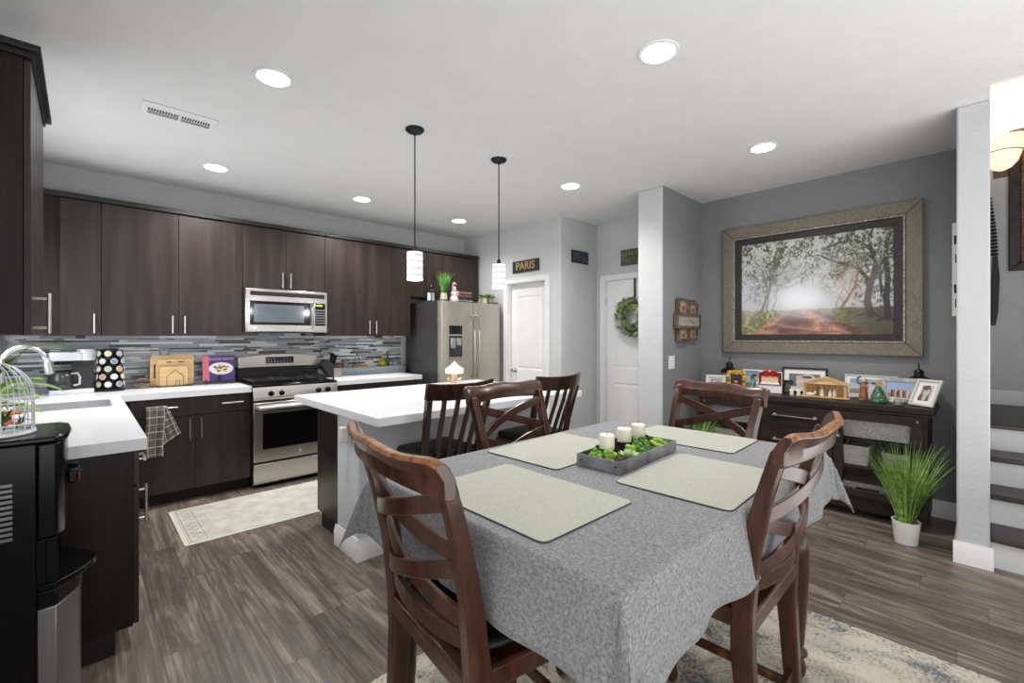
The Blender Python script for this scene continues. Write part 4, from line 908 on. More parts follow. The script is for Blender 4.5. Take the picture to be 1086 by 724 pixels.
# cutting boards in house-shaped rack
def board(x0, x1, z1, y, label, hole, th=.014, lean=.0):
    t = thing('cutting_board', label, 'cutting board', ((x0+x1)/2, y, CT+.006), group=None); r = .018; w, h = x1-x0, z1-CT-.006
    poly = [(r, 0), (w-r, 0), (w, r), (w, h-r), (w-r, h), (r, h), (0, h-r), (0, r)]
    MB().prism(poly, (x0, y, CT+.006), (1, 0, 0), (0, 1, 0) if 0 else (0, .0, 1), (0, th, 0)).build('panel', board_m, t, bevel=.002)
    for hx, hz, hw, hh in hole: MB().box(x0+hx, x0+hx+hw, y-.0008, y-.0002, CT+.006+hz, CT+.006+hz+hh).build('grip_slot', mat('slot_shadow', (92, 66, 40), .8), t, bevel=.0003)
board(.425, .745, 1.19, 5.035, 'largest pale wooden cutting board, standing at the back of the rack', [(.025, .07, .012, .12), (.285, .07, .012, .12)])
board(.465, .735, 1.155, 5.005, 'middle-sized pale wooden cutting board in the rack', [(.07, .205, .04, .010), (.16, .205, .04, .010)])
board(.485, .69, 1.095, 4.972, 'smallest pale wooden cutting board, at the front behind the house-shaped wire', [])
rk = thing('board_rack', 'black wire rack with a house outline in front of the cutting boards', 'rack', (.59, 4.98, CT))
MB().box(.47, .72, 4.955, 5.05, CT+.001, CT+.0055).build('tray', iron_m, rk)
MB().tube([(.535, 4.962, CT+.006), (.535, 4.962, CT+.09), (.595, 4.962, CT+.145), (.655, 4.962, CT+.09), (.655, 4.962, CT+.006)], .0022, 6).build('house_wire', iron_m, rk)
MB().tube([(.60, 4.961, CT+.006), (.60, 4.961, CT+.055), (.625, 4.961, CT+.055), (.625, 4.961, CT+.006)], .0018, 6).build('door_wire', iron_m, rk)
lp = MB()
for k in range(3): lp.tube([(.372+.052*math.cos(a), 5.0+.012*k+.01*math.sin(a), CT+.045+.036*math.sin(a)) for a in [2*PI*i/24 for i in range(24)]], .005, 6, closed=True)
tag(lp.build('rattan_trivet', wicker), 'loop of twisted rattan lying left of the cutting boards', 'trivet')
# cookbook
bk = thing('cookbook', 'cookbook with a purple cover and a plate of food, propped left of the range', 'book', (.925, 4.95, CT+.03), R(-3))
tilt = R(14); U = Vector((0, math.sin(tilt), math.cos(tilt))); X_ = Vector((1, 0, 0)); Nf = Vector((0, -math.cos(tilt), math.sin(tilt))); o0 = Vector((-.125, 0, 0))
def onb(x, z, e=0): return o0+X_*x+U*z+Nf*e
MB().prism([(0, 0), (.25, 0), (.25, .235), (0, .235)], onb(0, 0, -.018), X_, U, Nf*.018).build('pages', mat('page_edge', (232, 228, 216), .7), bk, local=True)
cv = MB().prism([(-.002, -.002), (.252, -.002), (.252, .238), (-.002, .238)], onb(0, 0, .0003), X_, U, Nf*.002).build('cover', mat('purple_cover', (70, 44, 124), .3), bk, local=True)
MB().prism([(-.002, -.002), (.05, -.002), (.05, .238), (-.002, .238)], onb(0, 0, .0025), X_, U, Nf*.0006).build('pink_band', mat('pink_cover', (216, 110, 128), .3), cv, local=True)
MB().prism([(.145+.098*math.cos(a), .115+.058*math.sin(a)) for a in [2*PI*k/28 for k in range(28)]], onb(0, 0, .0025), X_, U, Nf*.0008).build('plate_picture', mat('plate_white', (238, 236, 230), .3), cv, local=True)
for k in range(11):
    a = k*2.4; q = .045*math.sqrt(k/11)
    MB().prism([(.145+q*1.3*math.cos(a)+.016*math.cos(t_), .118+q*.8*math.sin(a)+.010*math.sin(t_)) for t_ in [2*PI*j/8 for j in range(8)]], onb(0, 0, .0034+k*.00005), X_, U, Nf*.0004).build('food_picture', mat('food_%d' % (k % 4), [(196, 140, 96), (120, 66, 40), (226, 190, 140), (150, 60, 70)][k % 4], .5), cv, local=True)
text('GOOD FOOD', .034, onb(.150, .205, .003), X_, U, mat('title_pink', (238, 190, 200), .4), cv, 'title', .0004, local=True, sx=.95)
es = thing('book_stand', 'black scrolled iron stand holding the cookbook', 'book stand', (.925, 4.93, CT), R(-3))
MB().tube([(-.13, -.005, .028), (.13, -.005, .028)], .004, 8).build('ledge', iron_m, es, local=True)
for s in (-1, 1):
    MB().tube([(s*.10, .10, .002), (s*.10, .0, .012), (s*.10, -.02, .02), (s*.10, -.032, .035), (s*.112, -.034, .045), (s*.122, -.032, .036), (s*.118, -.03, .028)], .0035, 8).build('foot', iron_m, es, local=True)
MB().tube([(.02*math.cos(a)*(1-k/26), -.026, .060+.030*math.sin(a)*(1-k/30)) for k, a in enumerate([.5*j for j in range(20)])], .003, 6).build('scroll', iron_m, es, local=True)
MB().tube([(0, -.02, .028), (0, -.026, .10)], .0035, 6).build('spindle', iron_m, es, local=True)

# knife block right of the range
kb = thing('knife_block', 'black knife block with black-handled knives beside the range', 'knife block', (1.95, 4.93, CT))
b = MB(); b.prism([(0, 0), (.10, 0), (.10, .10), (-.055, .20), (-.10, .13)], (1.94, 4.87, CT+.001), (1, 0, 0), (0, 0, 1), (0, .11, 0)); b.build('block', black_m, kb, bevel=.004)
MB().box(1.965, 2.05, 4.852, 4.868, CT+.001, CT+.10).build('front_plate', mat('dull_steel_plate', (150, 148, 144), .35, .9), kb, bevel=.002)
for k in range(9):
    cx_ = 1.925+.02*(k % 3)+.012*(k//3); cy_ = 4.885+.035*(k//3); p = Vector((cx_+.02, cy_, CT+.165-.012*(k % 3)+.02)); d = Vector((.28 if k % 2 else .12, -.1+.1*(k//3), 1)).normalized()
    kn = MB().bar([p-d*.06, p, p+d*.08], [.016, .018, .022], [.013, .014, .016]).build('knife_handle', black_g, kb, bevel=.003)
    MB().bar([p+d*.0805, p+d*.086], .021, .015).build('butt_cap', steel_h, kn)
# small things on the ledge
def jar(name, label, cat, x, y, z, prof, m, n=20):
    t = thing(name, label, cat, (x, y, z)); MB().lathe((x, y, z+.0008), prof, n).build('body', m, t); return t
clr = mat('pale_glass', (222, 230, 228), .05, trans=.9, var=0)
t = jar('ceramic_pot', 'small rust-red pot on the grey ledge behind the knife block', 'pot', 2.10, 5.075, 1.0, [(.02, 0), (.032, .01), (.036, .03), (.028, .048), (.020, .055), (.001, .055)], mat('rust_pot', (150, 74, 40), .4))
MB().lathe((2.10, 5.075, 1.056), [(.021, 0), (.012, .008), (.005, .014), (.001, .018)], 14).build('lid', mat('rust_pot', (150, 74, 40), .4), t)
t = jar('glass_jar', 'clear glass jar on the grey ledge next to the rust-red pot', 'jar', 2.19, 5.075, 1.0, [(.036, 0), (.038, .006), (.038, .07), (.030, .082), (.030, .09), (.027, .09), (.027, .08), (.034, .068), (.034, .006), (.001, .005)], clr)
MB().lathe((2.19, 5.075, 1.0915), [(.031, 0), (.031, .008), (.01, .012), (.010, .022), (.001, .026)], 18).build('stopper', clr, t)
t = thing('spice_tray', 'small wooden tray of orange packets on the grey ledge', 'tray', (2.36, 5.075, 1.0)); MB().box(2.27, 2.45, 5.045, 5.105, 1.001, 1.010).build('tray', wicker, t, bevel=.002)
for k in range(6): MB().box(2.278+k*.028, 2.300+k*.028, 5.05, 5.10, 1.0105, 1.024).build('packet', mat('packet_%d' % (k % 2), [(206, 150, 90), (186, 120, 60)][k % 2], .5), t, bevel=.002)
t = jar('glass_bottle', 'tall clear stoppered bottle on the grey ledge in the middle', 'bottle', 2.34, 5.105, 1.011, [(.030, 0), (.032, .004), (.032, .09), (.012, .12), (.011, .17), (.014, .172), (.001, .173)], clr)
t = jar('oil_cruet', 'round cruet of yellow olive oil on the grey ledge', 'bottle', 2.645, 5.07, 1.0, [(.02, 0), (.042, .012), (.048, .035), (.040, .06), (.016, .08), (.010, .10), (.010, .125), (.014, .128), (.001, .128)], mat('olive_oil', (196, 186, 18), .06, trans=.35, var=0))
MB().lathe((2.645, 5.07, 1.1295), [(.009, 0), (.012, .014), (.001, .020)], 12).build('cork', wicker, t)
t = jar('oil_bottle', 'slim dark green bottle on the grey ledge, right of the oil cruet', 'bottle', 2.725, 5.085, 1.0, [(.020, 0), (.022, .004), (.022, .085), (.009, .11), (.009, .15), (.012, .152), (.001, .153)], mat('green_glass', (96, 132, 104), .06, trans=.7, var=0))
MB().lathe((2.725, 5.085, 1.1545), [(.011, 0), (.011, .018), (.001, .018)], 12).build('cap', green_d, t)
t = jar('salt_shaker', 'small glass shaker with a green top at the right end of the grey ledge', 'shaker', 2.79, 5.075, 1.0, [(.016, 0), (.018, .003), (.014, .04), (.001, .041)], clr)
MB().lathe((2.79, 5.075, 1.042), [(.014, 0), (.014, .01), (.001, .016)], 12).build('cap', green_d, t)

# ------------------------------------------------------------------ towel
def towel():
    t = thing('dish_towel', 'brown and white checked dish towel hanging from the drawer handle left of the range', 'towel', (.38, 4.49, .45))
    m = bpy.data.materials.new('checked_towel'); m.use_nodes = True; nt = m.node_tree; bs = nt.nodes['Principled BSDF']
    at = nt.nodes.new('ShaderNodeAttribute'); at.attribute_name = 'Col'; nt.links.new(at.outputs['Color'], bs.inputs['Base Color']); bs.inputs['Roughness'].default_value = .9
    def sheet(name, fn, W_, H_, nx, ny):
        vs = [fn(i/nx, j/ny) for j in range(ny+1) for i in range(nx+1)]; fs = [(j*(nx+1)+i, j*(nx+1)+i+1, (j+1)*(nx+1)+i+1, (j+1)*(nx+1)+i) for j in range(ny) for i in range(nx)]
        me = bpy.data.meshes.new(name); me.from_pydata(vs, [], fs); a = me.color_attributes.new('Col', 'FLOAT_COLOR', 'CORNER'); c = []
        for j in range(ny):
            for i in range(nx):
                u, v_ = (i+.5)/nx*W_, (j+.5)/ny*H_; s_ = (abs((u % .095)-.045) < .0042)+(abs((v_ % .058)-.03) < .0034); f_ = random.Random(i*91+j).random()*.02
                col = s2l((104, 94, 90)) if s_ == 0 else (s2l((196, 188, 182)) if s_ == 1 else s2l((226, 222, 216))); c += [(*[q+f_*.3 for q in col], 1)]*4
        a.data.foreach_set('color', np.array(c, np.float32).ravel()); me.materials.append(m); o = link(name, me, t, smooth=80); sd = o.modifiers.new('t', 'SOLIDIFY'); sd.thickness = .003; return o
    zt = .806; yh = 4.4915
    def front_(u, v):
        a = v*.40; x = .352+.115*u+.004*math.sin(v*6)-.006*v
        if a < .02: th = a/.02*PI/2; return (x, yh-.012*math.sin(th), zt-.012+.012*math.cos(th))
        return (x, yh-.012-.005*math.sin(u*9)*min(1, v*3), zt-.012-(a-.02))
    def back_(u, v):
        x0 = .405+.075*u; x = x0+v*(.045+.05*u); a = v*(.33-.09*u)
        if a < .02: th = a/.02*PI/2; return (x0, yh+.003-.006*math.sin(th), zt-.004+.004*math.cos(th))
        return (x, yh-.004-.004*math.sin(u*14+1)*min(1, v*3), zt-.006-(a-.02))
    sheet('front_fold', front_, .24, .40, 60, 100); sheet('side_fold', back_, .16, .33, 50, 90)
towel()

# ------------------------------------------------------------------ on top of the refrigerator
def blades(b, c, n, L_, spread, w, rnd, droop=.35, base=.02):
    for k in range(n):
        a = rnd.random()*2*PI; q = base*math.sqrt(rnd.random()); s_ = spread*(.25+.75*rnd.random()); d = Vector((math.cos(a)*s_, math.sin(a)*s_, 1)).normalized(); l = L_*(.55+.45*rnd.random())
        p = Vector(c)+Vector((q*math.cos(a), q*math.sin(a), 0)); sd = Vector((-math.sin(a+rnd.random()), math.cos(a+rnd.random()), 0)).normalized(); rows = []; m_ = 6; dr_ = droop*(.3+rnd.random())
        for i in range(m_+1):
            ww = w*(1-(i/m_)**2)*.5+.0003; rows.append((b.bm.verts.new(p+sd*ww), b.bm.verts.new(p-sd*ww)))
            p = p+d*(l/m_); d = (d+Vector((math.cos(a)*dr_*.18, math.sin(a)*dr_*.18, -dr_*.10*i/2))).normalized()
        for i in range(m_): b.bm.faces.new((rows[i][0], rows[i][1], rows[i+1][1], rows[i+1][0]))
FT = 1.7915
def lantern(x, y, z, s, label, hgt=1.0, body=.055):
    t = thing('lantern', label, 'lantern', (x, y, z)); r = body*s; hh = .095*s*hgt
    MB().lathe((x, y, z), [(r*1.1, .001), (r*1.1, .012*s), (r*.9, .016*s), (.001, .016*s)], 6).build('base', iron_m, t, smooth=0)
    for k in range(6):
        a = 2*PI*k/6; p = Vector((x+r*.85*math.cos(a), y+r*.85*math.sin(a), z+.016*s)); MB().cyl(p, p+Vector((0, 0, hh)), .004*s, n=6).build('post', iron_m, t)
        a2 = a+PI/6; q = r*.72; w_ = r*.36; c_ = Vector((x+q*math.cos(a2), y+q*math.sin(a2), z+.020*s)); sd = Vector((-math.sin(a2), math.cos(a2), 0))
        MB().prism([(-w_, 0), (w_, 0), (w_, hh-.01*s), (-w_, hh-.01*s)], c_, sd, (0, 0, 1), (math.cos(a2)*.002, math.sin(a2)*.002, 0)).build('pane', mat('frosted_pane', (206, 210, 212), .3), t)
    z2 = z+.016*s+hh
    MB().lathe((x, y, z2), [(r*1.12, 0), (r*1.12, .006*s), (r*.8, .022*s), (r*.42, .036*s), (r*.36, .052*s), (r*.45, .056*s), (r*.25, .072*s), (.001, .075*s)], 20).build('roof', iron_m, t)
    MB().tube([(x+.018*s*math.cos(a), y, z2+.088*s+.018*s*math.sin(a)) for a in [2*PI*k/20 for k in range(20)]], .0022*s, 6, closed=True).build('ring', iron_m, t); return t
lantern(2.93, 4.45, 1.7705, 1.15, 'small black lantern on top of the refrigerator at its left', body=.048) if 0 else lantern(3.045, 4.62, 1.7705, 1.1, 'small black lantern on top of the refrigerator, leftmost of the things up there')
gp = thing('potted_grass', 'green grass in a cream pot on top of the refrigerator', 'plant', (3.115, 4.45, FT))
MB().lathe((3.115, 4.45, 1.7705), [(.030, .001), (.036, .006), (.042, .05), (.036, .095), (.038, .105), (.032, .105), (.030, .09), (.001, .09)], 24).build('pot', cream_c, gp)
b = MB(); blades(b, (3.115, 4.45, 1.86), 130, .30, .30, .007, random.Random(4), .3, .022); b.build('grass_blades', mat('fresh_grass', (104, 164, 70), .5, var=.2, nscale=25), gp, smooth=0)
sn = thing('snowman_figurine', 'white snowman figurine with a red checked scarf on the refrigerator', 'figurine', (3.255, 4.44, FT)); X0, Y0 = 3.255, 4.44; Z0 = 1.7715
b = MB(); b.lathe((X0, Y0, Z0), [(.038, 0), (.050, .012), (.054, .035), (.047, .062), (.036, .075), (.040, .090), (.040, .112), (.030, .130), (.020, .138), (.026, .148), (.029, .163), (.026, .180), (.014, .190), (.001, .192)], 28); b.build('body', white_c, sn)
MB().lathe((X0, Y0, Z0+.132), [(.026, 0), (.032, .004), (.032, .012), (.024, .016)], 24).build('scarf', mat('scarf_red', (206, 80, 74), .7, var=.3, nscale=60, col2=(236, 200, 196)), sn)
MB().bar([(X0+.02, Y0-.035, Z0+.135), (X0+.026, Y0-.045, Z0+.11), (X0+.027, Y0-.046, Z0+.07)], .006, .02, ups=(1, 0, 0)).build('scarf_tail', mat('scarf_red', (206, 80, 74), .7), sn, bevel=.001)
MB().tube([(X0-.02, Y0, Z0+.185), (X0-.012, Y0, Z0+.215), (X0+.01, Y0, Z0+.235), (X0+.030, Y0, Z0+.225), (X0+.034, Y0, Z0+.205)], [.020, .017, .013, .010, .006], 12).build('stocking_cap', mat('cap_cream', (214, 180, 160), .7, var=.2, nscale=40, col2=(150, 80, 70)), sn)
MB().cyl((X0-.004, Y0-.027, Z0+.166), (X0-.010, Y0-.048, Z0+.164), .004, .0008, n=8).build('nose', mat('carrot', (230, 130, 50), .5), sn)
for dx in (-.010, .006): MB().ell((X0+dx, Y0-.026, Z0+.175), .0028, n=8).build('eye', black_m, sn)
sg = thing('chalkboard_sign', 'black chalkboard-style holiday sign with hand-lettered lines on the refrigerator', 'sign', (3.36, 4.48, FT))
MB().prism([(0, 0), (.355, 0), (.355, .165), (0, .165)], (3.30, 4.52, 1.7715), (1, 0, 0), (0, .10, .995), (0, .014, 0)).build('board', paint_blk, sg, bevel=.002)
chalk = mat('chalk_tan', (190, 168, 140), .8); chw = mat('chalk_white', (206, 204, 200), .8)
text('IT\'S THE MOST', .036, (3.49, 4.5315, 1.905), (1, 0, 0), (0, .1, 1), chalk, sg, depth=.0006); text('WONDERFUL', .038, (3.49, 4.5265, 1.865), (1, 0, 0), (0, .1, 1), mat('chalk_red', (176, 110, 100), .8), sg, depth=.0006); text('time of the year', .038, (3.49, 4.522, 1.81), (1, 0, 0), (0, .1, 1), chw, sg, depth=.0006)
for i, (x, lab, pm_) in enumerate(((3.695, 'small leafy plant in a square tan pot on the refrigerator, next to the sign', 0), (3.82, 'small leafy plant in a round tan pot at the right end of the refrigerator top', 1))):
    t = thing('potted_plant', lab, 'plant', (x, 4.42, FT))
    if pm_ == 0: pt = MB().box(x-.040, x+.040, 4.38, 4.46, 1.7715, 1.850).build('pot', mat('tan_pot', (196, 176, 140), .7, var=.1), t, bevel=.003); MB().box(x-.028, x+.028, 4.3775, 4.3795, 1.782, 1.836).build('label_patch', mat('patch_cream', (226, 218, 200), .7), pt)
    else: MB().lathe((x, 4.42, 1.7715), [(.03, 0), (.034, .004), (.042, .070), (.036, .072), (.001, .068)], 20).build('pot', mat('tan_pot', (196, 176, 140), .7, var=.1), t)
    b = MB(); r2 = random.Random(20+i)
    for k in range(60):
        a = r2.random()*6.28; s_ = .4+1.2*r2.random(); leaf(b, (x+.02*math.cos(a), 4.42+.02*math.sin(a), 1.845+.03*r2.random()), (math.cos(a)*s_, math.sin(a)*s_, 1), .042+.032*r2.random(), .012, 1.3, n=4)
    b.build('leaves', mat('jade_leaf', (112, 158, 84), .5, var=.3, nscale=30), t, smooth=60)

# carousel ornament on the island
ca = thing('carousel_ornament', 'small white and gold carousel ornament at the far side of the island', 'ornament', (2.485, 3.38, CT)); X0, Y0 = 2.485, 3.38
ivory = mat('ivory_resin', (238, 232, 212), .4, var=.02)
MB().lathe((X0, Y0, CT), [(.062, .001), (.066, .006), (.062, .014), (.001, .015)], 28).build('base', ivory, ca)
MB().lathe((X0, Y0, CT+.0145), [(.016, 0), (.022, .02), (.022, .07), (.03, .085), (.001, .087)], 20).build('column', ivory, ca)
MB().lathe((X0, Y0, CT+.092), [(.066, 0), (.070, .004), (.069, .030), (.072, .038), (.062, .044), (.040, .058), (.018, .082), (.007, .096), (.001, .098)], 14).build('canopy', ivory, ca, smooth=20)
MB().ell((X0, Y0, CT+.198), .008).build('finial', gold_m, ca)
for k in range(8):
    a = 2*PI*k/8+.2; p = Vector((X0+.048*math.cos(a), Y0+.048*math.sin(a), CT+.015)); MB().cyl(p, p+Vector((0, 0, .078)), .0016, n=6).build('pole', gold_m, ca)
    d = Vector((-math.sin(a), math.cos(a), 0)); b = MB(); q = p+Vector((0, 0, .032)); Mx = Matrix.Rotation(a+PI/2, 3, 'Z')
    b.ell(q, .016, .007, .008, 10, Mx); b.tube([q+d*.012, q+d*.018+Vector((0, 0, .012)), q+d*.026+Vector((0, 0, .012))], [.005, .005, .003], 8)
    for e_ in (-.010, .010): b.tube([q+d*e_, q+d*(e_*1.3)-Vector((0, 0, .016))], [.003, .002], 6)
    b.build('horse', [ivory, gold_m, mat('horse_rose', (190, 140, 150), .5)][k % 3], ca)
ca.scale = (1.22, 1.22, 1.12)

# ------------------------------------------------------------------ hallway signs, wreath, frames
def wsign(name, label, c, right, w, h, m, th=.018, cat='sign'):
    c = Vector(c); r = Vector(right); n = r.cross(Vector((0, 0, 1))); t = thing(name, label, cat, c-Vector((0, 0, h/2)))
    MB().prism([(-w/2, -h/2), (w/2, -h/2), (w/2, h/2), (-w/2, h/2)], c+n*.001, r, (0, 0, 1), n*th).build('board', m, t, bevel=.002); return t, n
t, n = wsign('wall_sign', 'black wooden sign reading PARIS in gold above the pantry door', (3.955, 3.90, 2.225), (0, -1, 0), .45, .145, paint_blk)
text('PARIS', .135, (3.955-.0205, 3.90, 2.225), (0, -1, 0), (0, 0, 1), mat('gold_letter', (196, 160, 110), .5), t, sx=.98)
t, n = wsign('wall_sign', 'small dark blue framed plaque on the passage wall, above head height', (4.29, 3.34, 2.30), (1, 0, 0), .31, .145, black_m)
MB().prism([(-.14, -.058), (.14, -.058), (.14, .058), (-.14, .058)], Vector((4.29, 3.34, 2.30))+n*.0195, (1, 0, 0), (0, 0, 1), n*.001).build('face', mat('slate_blue', (56, 66, 80), .6, var=.15, nscale=14), t)
t, n = wsign('wall_sign', 'olive green painted sign above the entry door with the wreath', (4.635, 2.80, 2.285), (0, -1, 0), .36, .185, mat('olive_board', (84, 86, 66), .7, var=.2, nscale=12))
text('LONDON', .06, (4.635-.021, 2.80, 2.33), (0, -1, 0), (0, 0, 1), mat('faded_cream', (150, 144, 112), .7), t, sx=1.1) if 0 else None
for k in range(7): MB().box(4.6135, 4.6155, 2.945-k*.043, 2.962-k*.043, 2.305, 2.335).build('worn_letter', mat('faded_cream', (140, 134, 108), .7), t)
wr = thing('wreath', 'round green leafy wreath hanging on the entry door', 'wreath', (4.60, 2.80, 1.58)); b = MB(); r2 = random.Random(9); wx = 4.595
for k in range(1100):
    a = r2.random()*2*PI; rr = .155+.115*(r2.random()-.5); c_ = Vector((wx-.03*r2.random(), 2.80+rr*math.cos(a), 1.58+rr*math.sin(a))); ta = a+.8*(r2.random()-.3)+ (0.9 if rr > .165 else 2.2)
    leaf(b, c_, (-.5-.6*r2.random(), math.cos(ta), math.sin(ta)), .05+.035*r2.random(), .010, .2, n=3)
b.build('leaves', mat('wreath_leaf', (162, 178, 128), .6, var=.35, nscale=18), wr, smooth=60)
MB().tube([(wx+.01, 2.80+.165*math.cos(a), 1.58+.165*math.sin(a)) for a in [2*PI*k/32 for k in range(32)]], .02, 8, closed=True).build('vine_ring', mat('vine', (84, 96, 52), .8), wr)
hg = thing('wreath_hanger', 'narrow dark metal over-door hanger holding the wreath', 'hanger', (4.62, 2.80, 1.75))
MB().box(4.6275, 4.633, 2.79, 2.812, 1.70, 2.035).build('strap', iron_m, hg, bevel=.001); MB().tube([(4.630, 2.80, 1.70), (4.61, 2.80, 1.685), (4.60, 2.80, 1.71)], .004, 6).build('hook', iron_m, hg)
# collage frames on stub wall
cg = thing('collage_frame', 'cluster of small distressed wooden photo frames on the grey stub wall', 'picture frame', (4.28, 2.01, 1.31)); fm_ = mat('distressed_wood', (96, 84, 74), .6, var=.3, nscale=14)
yw = 2.0335
MB().box(4.10, 4.50, yw-.012, yw-.0005, 1.33, 1.72).build('backing', mat('backing_brown', (74, 62, 54), .7, var=.2), cg, bevel=.002)
for (x0, x1, z0, z1, d, ph) in ((4.07, 4.27, 1.565, 1.725, .03, 0), (4.30, 4.50, 1.56, 1.70, .022, 1), (4.03, 4.53, 1.435, 1.58, .040, 2), (4.07, 4.28, 1.31, 1.455, .030, 3), (4.30, 4.50, 1.32, 1.455, .022, 4)):
    w_ = .026; b = MB(); ya = yw-.0125-d; yb_ = yw-.0125
    for q in ((x0, x1, z0, z0+w_), (x0, x1, z1-w_, z1), (x0, x0+w_, z0+w_, z1-w_), (x1-w_, x1, z0+w_, z1-w_)): b.box(q[0], q[1], ya, yb_, q[2], q[3])
    f_ = b.build('frame', fm_, cg, bevel=.002)
    hh, ww_ = 18, 26; im = np.ones((hh, ww_, 3))*lin((150, 136, 116)); rn_ = np.random.RandomState(ph)
    im *= (.75+.5*rn_.rand(hh, ww_, 1)); 
    if ph == 2:
        im = np.ones((hh, ww_, 3))*lin((170, 162, 148)); im[5:13, 3:23] = np.where(rn_.rand(8, 20, 1) > .45, lin((190, 184, 170)), lin((120, 108, 96)))
    else:
        im[6:16, 7:13] = lin((176, 120, 84)); im[3:7, 8:12] = lin((200, 160, 130)); im[7:16, 14:20] = lin((90, 70, 60)); im[4:8, 15:19] = lin((196, 156, 128))
    paint_mesh('photo', im, (x0+w_, ya+.012, z0+w_), (x1-x0-2*w_, 0, 0), (0, 0, z1-z0-2*w_), print_m, f_)

# ------------------------------------------------------------------ the large framed picture
def avenue(w=330, h=194):
    yy, xx = np.mgrid[0:h, 0:w]; x = xx/w; y = yy/h; asp = w/h
    def nz(nx, ny, seed):
        g = np.random.RandomState(seed).rand(ny+2, nx+2); fx = x*nx; fyy = y*ny; i0 = fx.astype(int); j0 = fyy.astype(int); a = fx-i0; c = fyy-j0; a = a*a*(3-2*a); c = c*c*(3-2*c)
        return (g[j0, i0]*(1-a)+g[j0, i0+1]*a)*(1-c)+(g[j0+1, i0]*(1-a)+g[j0+1, i0+1]*a)*c
    def mixc(img, c, m): m = np.clip(m, 0, 1)[..., None]; return img*(1-m)+lin(c)*m
    img = np.ones((h, w, 3))*lin((188, 190, 192)); can_ = nz(64, 38, 2)*.45+nz(130, 76, 3)*.35+nz(20, 12, 4)*.45
    arch = np.hypot((x-.43)*1.25, (y-.74)*1.1)
    dens = np.clip((arch-.22)*2.2, 0, 1)*np.clip((.80-y)*6, 0, 1)
    img = mixc(img, (120, 126, 112), (can_-.50)*6*dens*.85); img = mixc(img, (76, 84, 60), (can_-.64)*8*dens*.8); img = mixc(img, (206, 210, 190), ((nz(110, 64, 9)-.62)*7)*dens*.7)
    def stroke(img, P, r0, r1, col, al):
        P = np.array(P, float); n = len(P); B = np.zeros((h, w))
        for k in range(n-1):
            p, q = P[k], P[k+1]; ra = r0+(r1-r0)*k/(n-1); rb = r0+(r1-r0)*(k+1)/(n-1)
            x0 = int(max(0, (min(p[0], q[0])-.05)*w)); x1 = int(min(w, (max(p[0], q[0])+.05)*w)); y0_ = int(max(0, (min(p[1], q[1])-.06)*h)); y1_ = int(min(h, (max(p[1], q[1])+.06)*h))
            if x1 <= x0 or y1_ <= y0_: continue
            X = x[y0_:y1_, x0:x1]; Y = y[y0_:y1_, x0:x1]; dx, dy = (q[0]-p[0])*asp, q[1]-p[1]; t = np.clip(((X-p[0])*asp*dx+(Y-p[1])*dy)/(dx*dx+dy*dy+1e-9), 0, 1)
            d = np.hypot((X-p[0])*asp-t*dx, Y-p[1]-t*dy); B[y0_:y1_, x0:x1] = np.maximum(B[y0_:y1_, x0:x1], np.clip((ra+(rb-ra)*t-d)/.004+.5, 0, 1))
        m = (B*al)[..., None]; return img*(1-m)+lin(col)*m
    def curve(p, q, bend, n=9, jit=0, rn_=None):
        p, q = np.array(p), np.array(q); d = q-p; nn = np.array([-d[1], d[0]]); out = []
        for k in range(n+1):
            t = k/n; o = p+d*t+nn*bend*4*t*(1-t)
            if rn_ is not None and 0 < k < n: o = o+(rn_.rand(2)-.5)*jit
            out.append(o)
        return out
    r1_ = np.random.RandomState(7)
    # fine arching boughs from both sides
    for k in range(60):
        if k % 2: p = (.02+.26*r1_.rand(), .25+.30*r1_.rand()); q = (.30+.28*r1_.rand(), .02+.28*r1_.rand()); col = (112, 112, 108); bd = .10+.15*r1_.rand()
        else: p = (.72+.24*r1_.rand(), .14+.34*r1_.rand()); q = (.42+.30*r1_.rand(), .05+.30*r1_.rand()); col = (96, 90, 84); bd = -.10-.15*r1_.rand()
        img = stroke(img, curve(p, q, bd, 8, .03, r1_), .0045, .0012, col, .55)
    # mid trunks
    for (bx, tx, by, r, col, al) in ((.235, .25, .74, .012, (126, 120, 118), .75), (.19, .16, .75, .014, (112, 108, 108), .8), (.145, .22, .77, .020, (98, 94, 96), .85), (.665, .70, .71, .010, (128, 100, 88), .8), (.70, .80, .73, .016, (112, 84, 74), .85)):
        img = stroke(img, curve((bx, by), (tx, .30), .06, 8, .012, r1_), r, r*.45, col, al)
        for k in range(6):
            a0 = (tx+(bx-tx)*(.1+.1*k), .30+.06*k); img = stroke(img, curve(a0, (a0[0]+(r1_.rand()-.5)*.30, a0[1]-.12-.22*r1_.rand()), .15*(r1_.rand()-.5), 6, .012, r1_), r*.4, .0012, col, al*.85)
    # ground
    gn = (nz(80, 66, 5)*.6+nz(34, 44, 6)*.4); G = np.clip((y-.725-.02*(nz(30, 2, 13)-.5))*50, 0, 1)
    gc = np.ones((h, w, 3))*lin((120, 118, 78))*(.45+1.0*gn)[..., None]; gc = mixc(gc, (166, 166, 110), (nz(50, 50, 21)-.55)*6*np.clip((.5-x)*3, 0, 1)); gc = mixc(gc, (64, 60, 52), np.clip((x-.62)*4, 0, 1)*.75)
    wr_ = (y-.70)*1.1+.03; left = .40-wr_*1.0; right = .44+wr_*1.35; rd = np.clip((x-left)/.06, 0, 1)*np.clip((right-x)/.06, 0, 1)
    u = (x-left)/(right-left+1e-6); tr = np.clip(np.sin(u*11+nz(12, 12, 30)*2)*.5+.5, 0, 1)**1.5
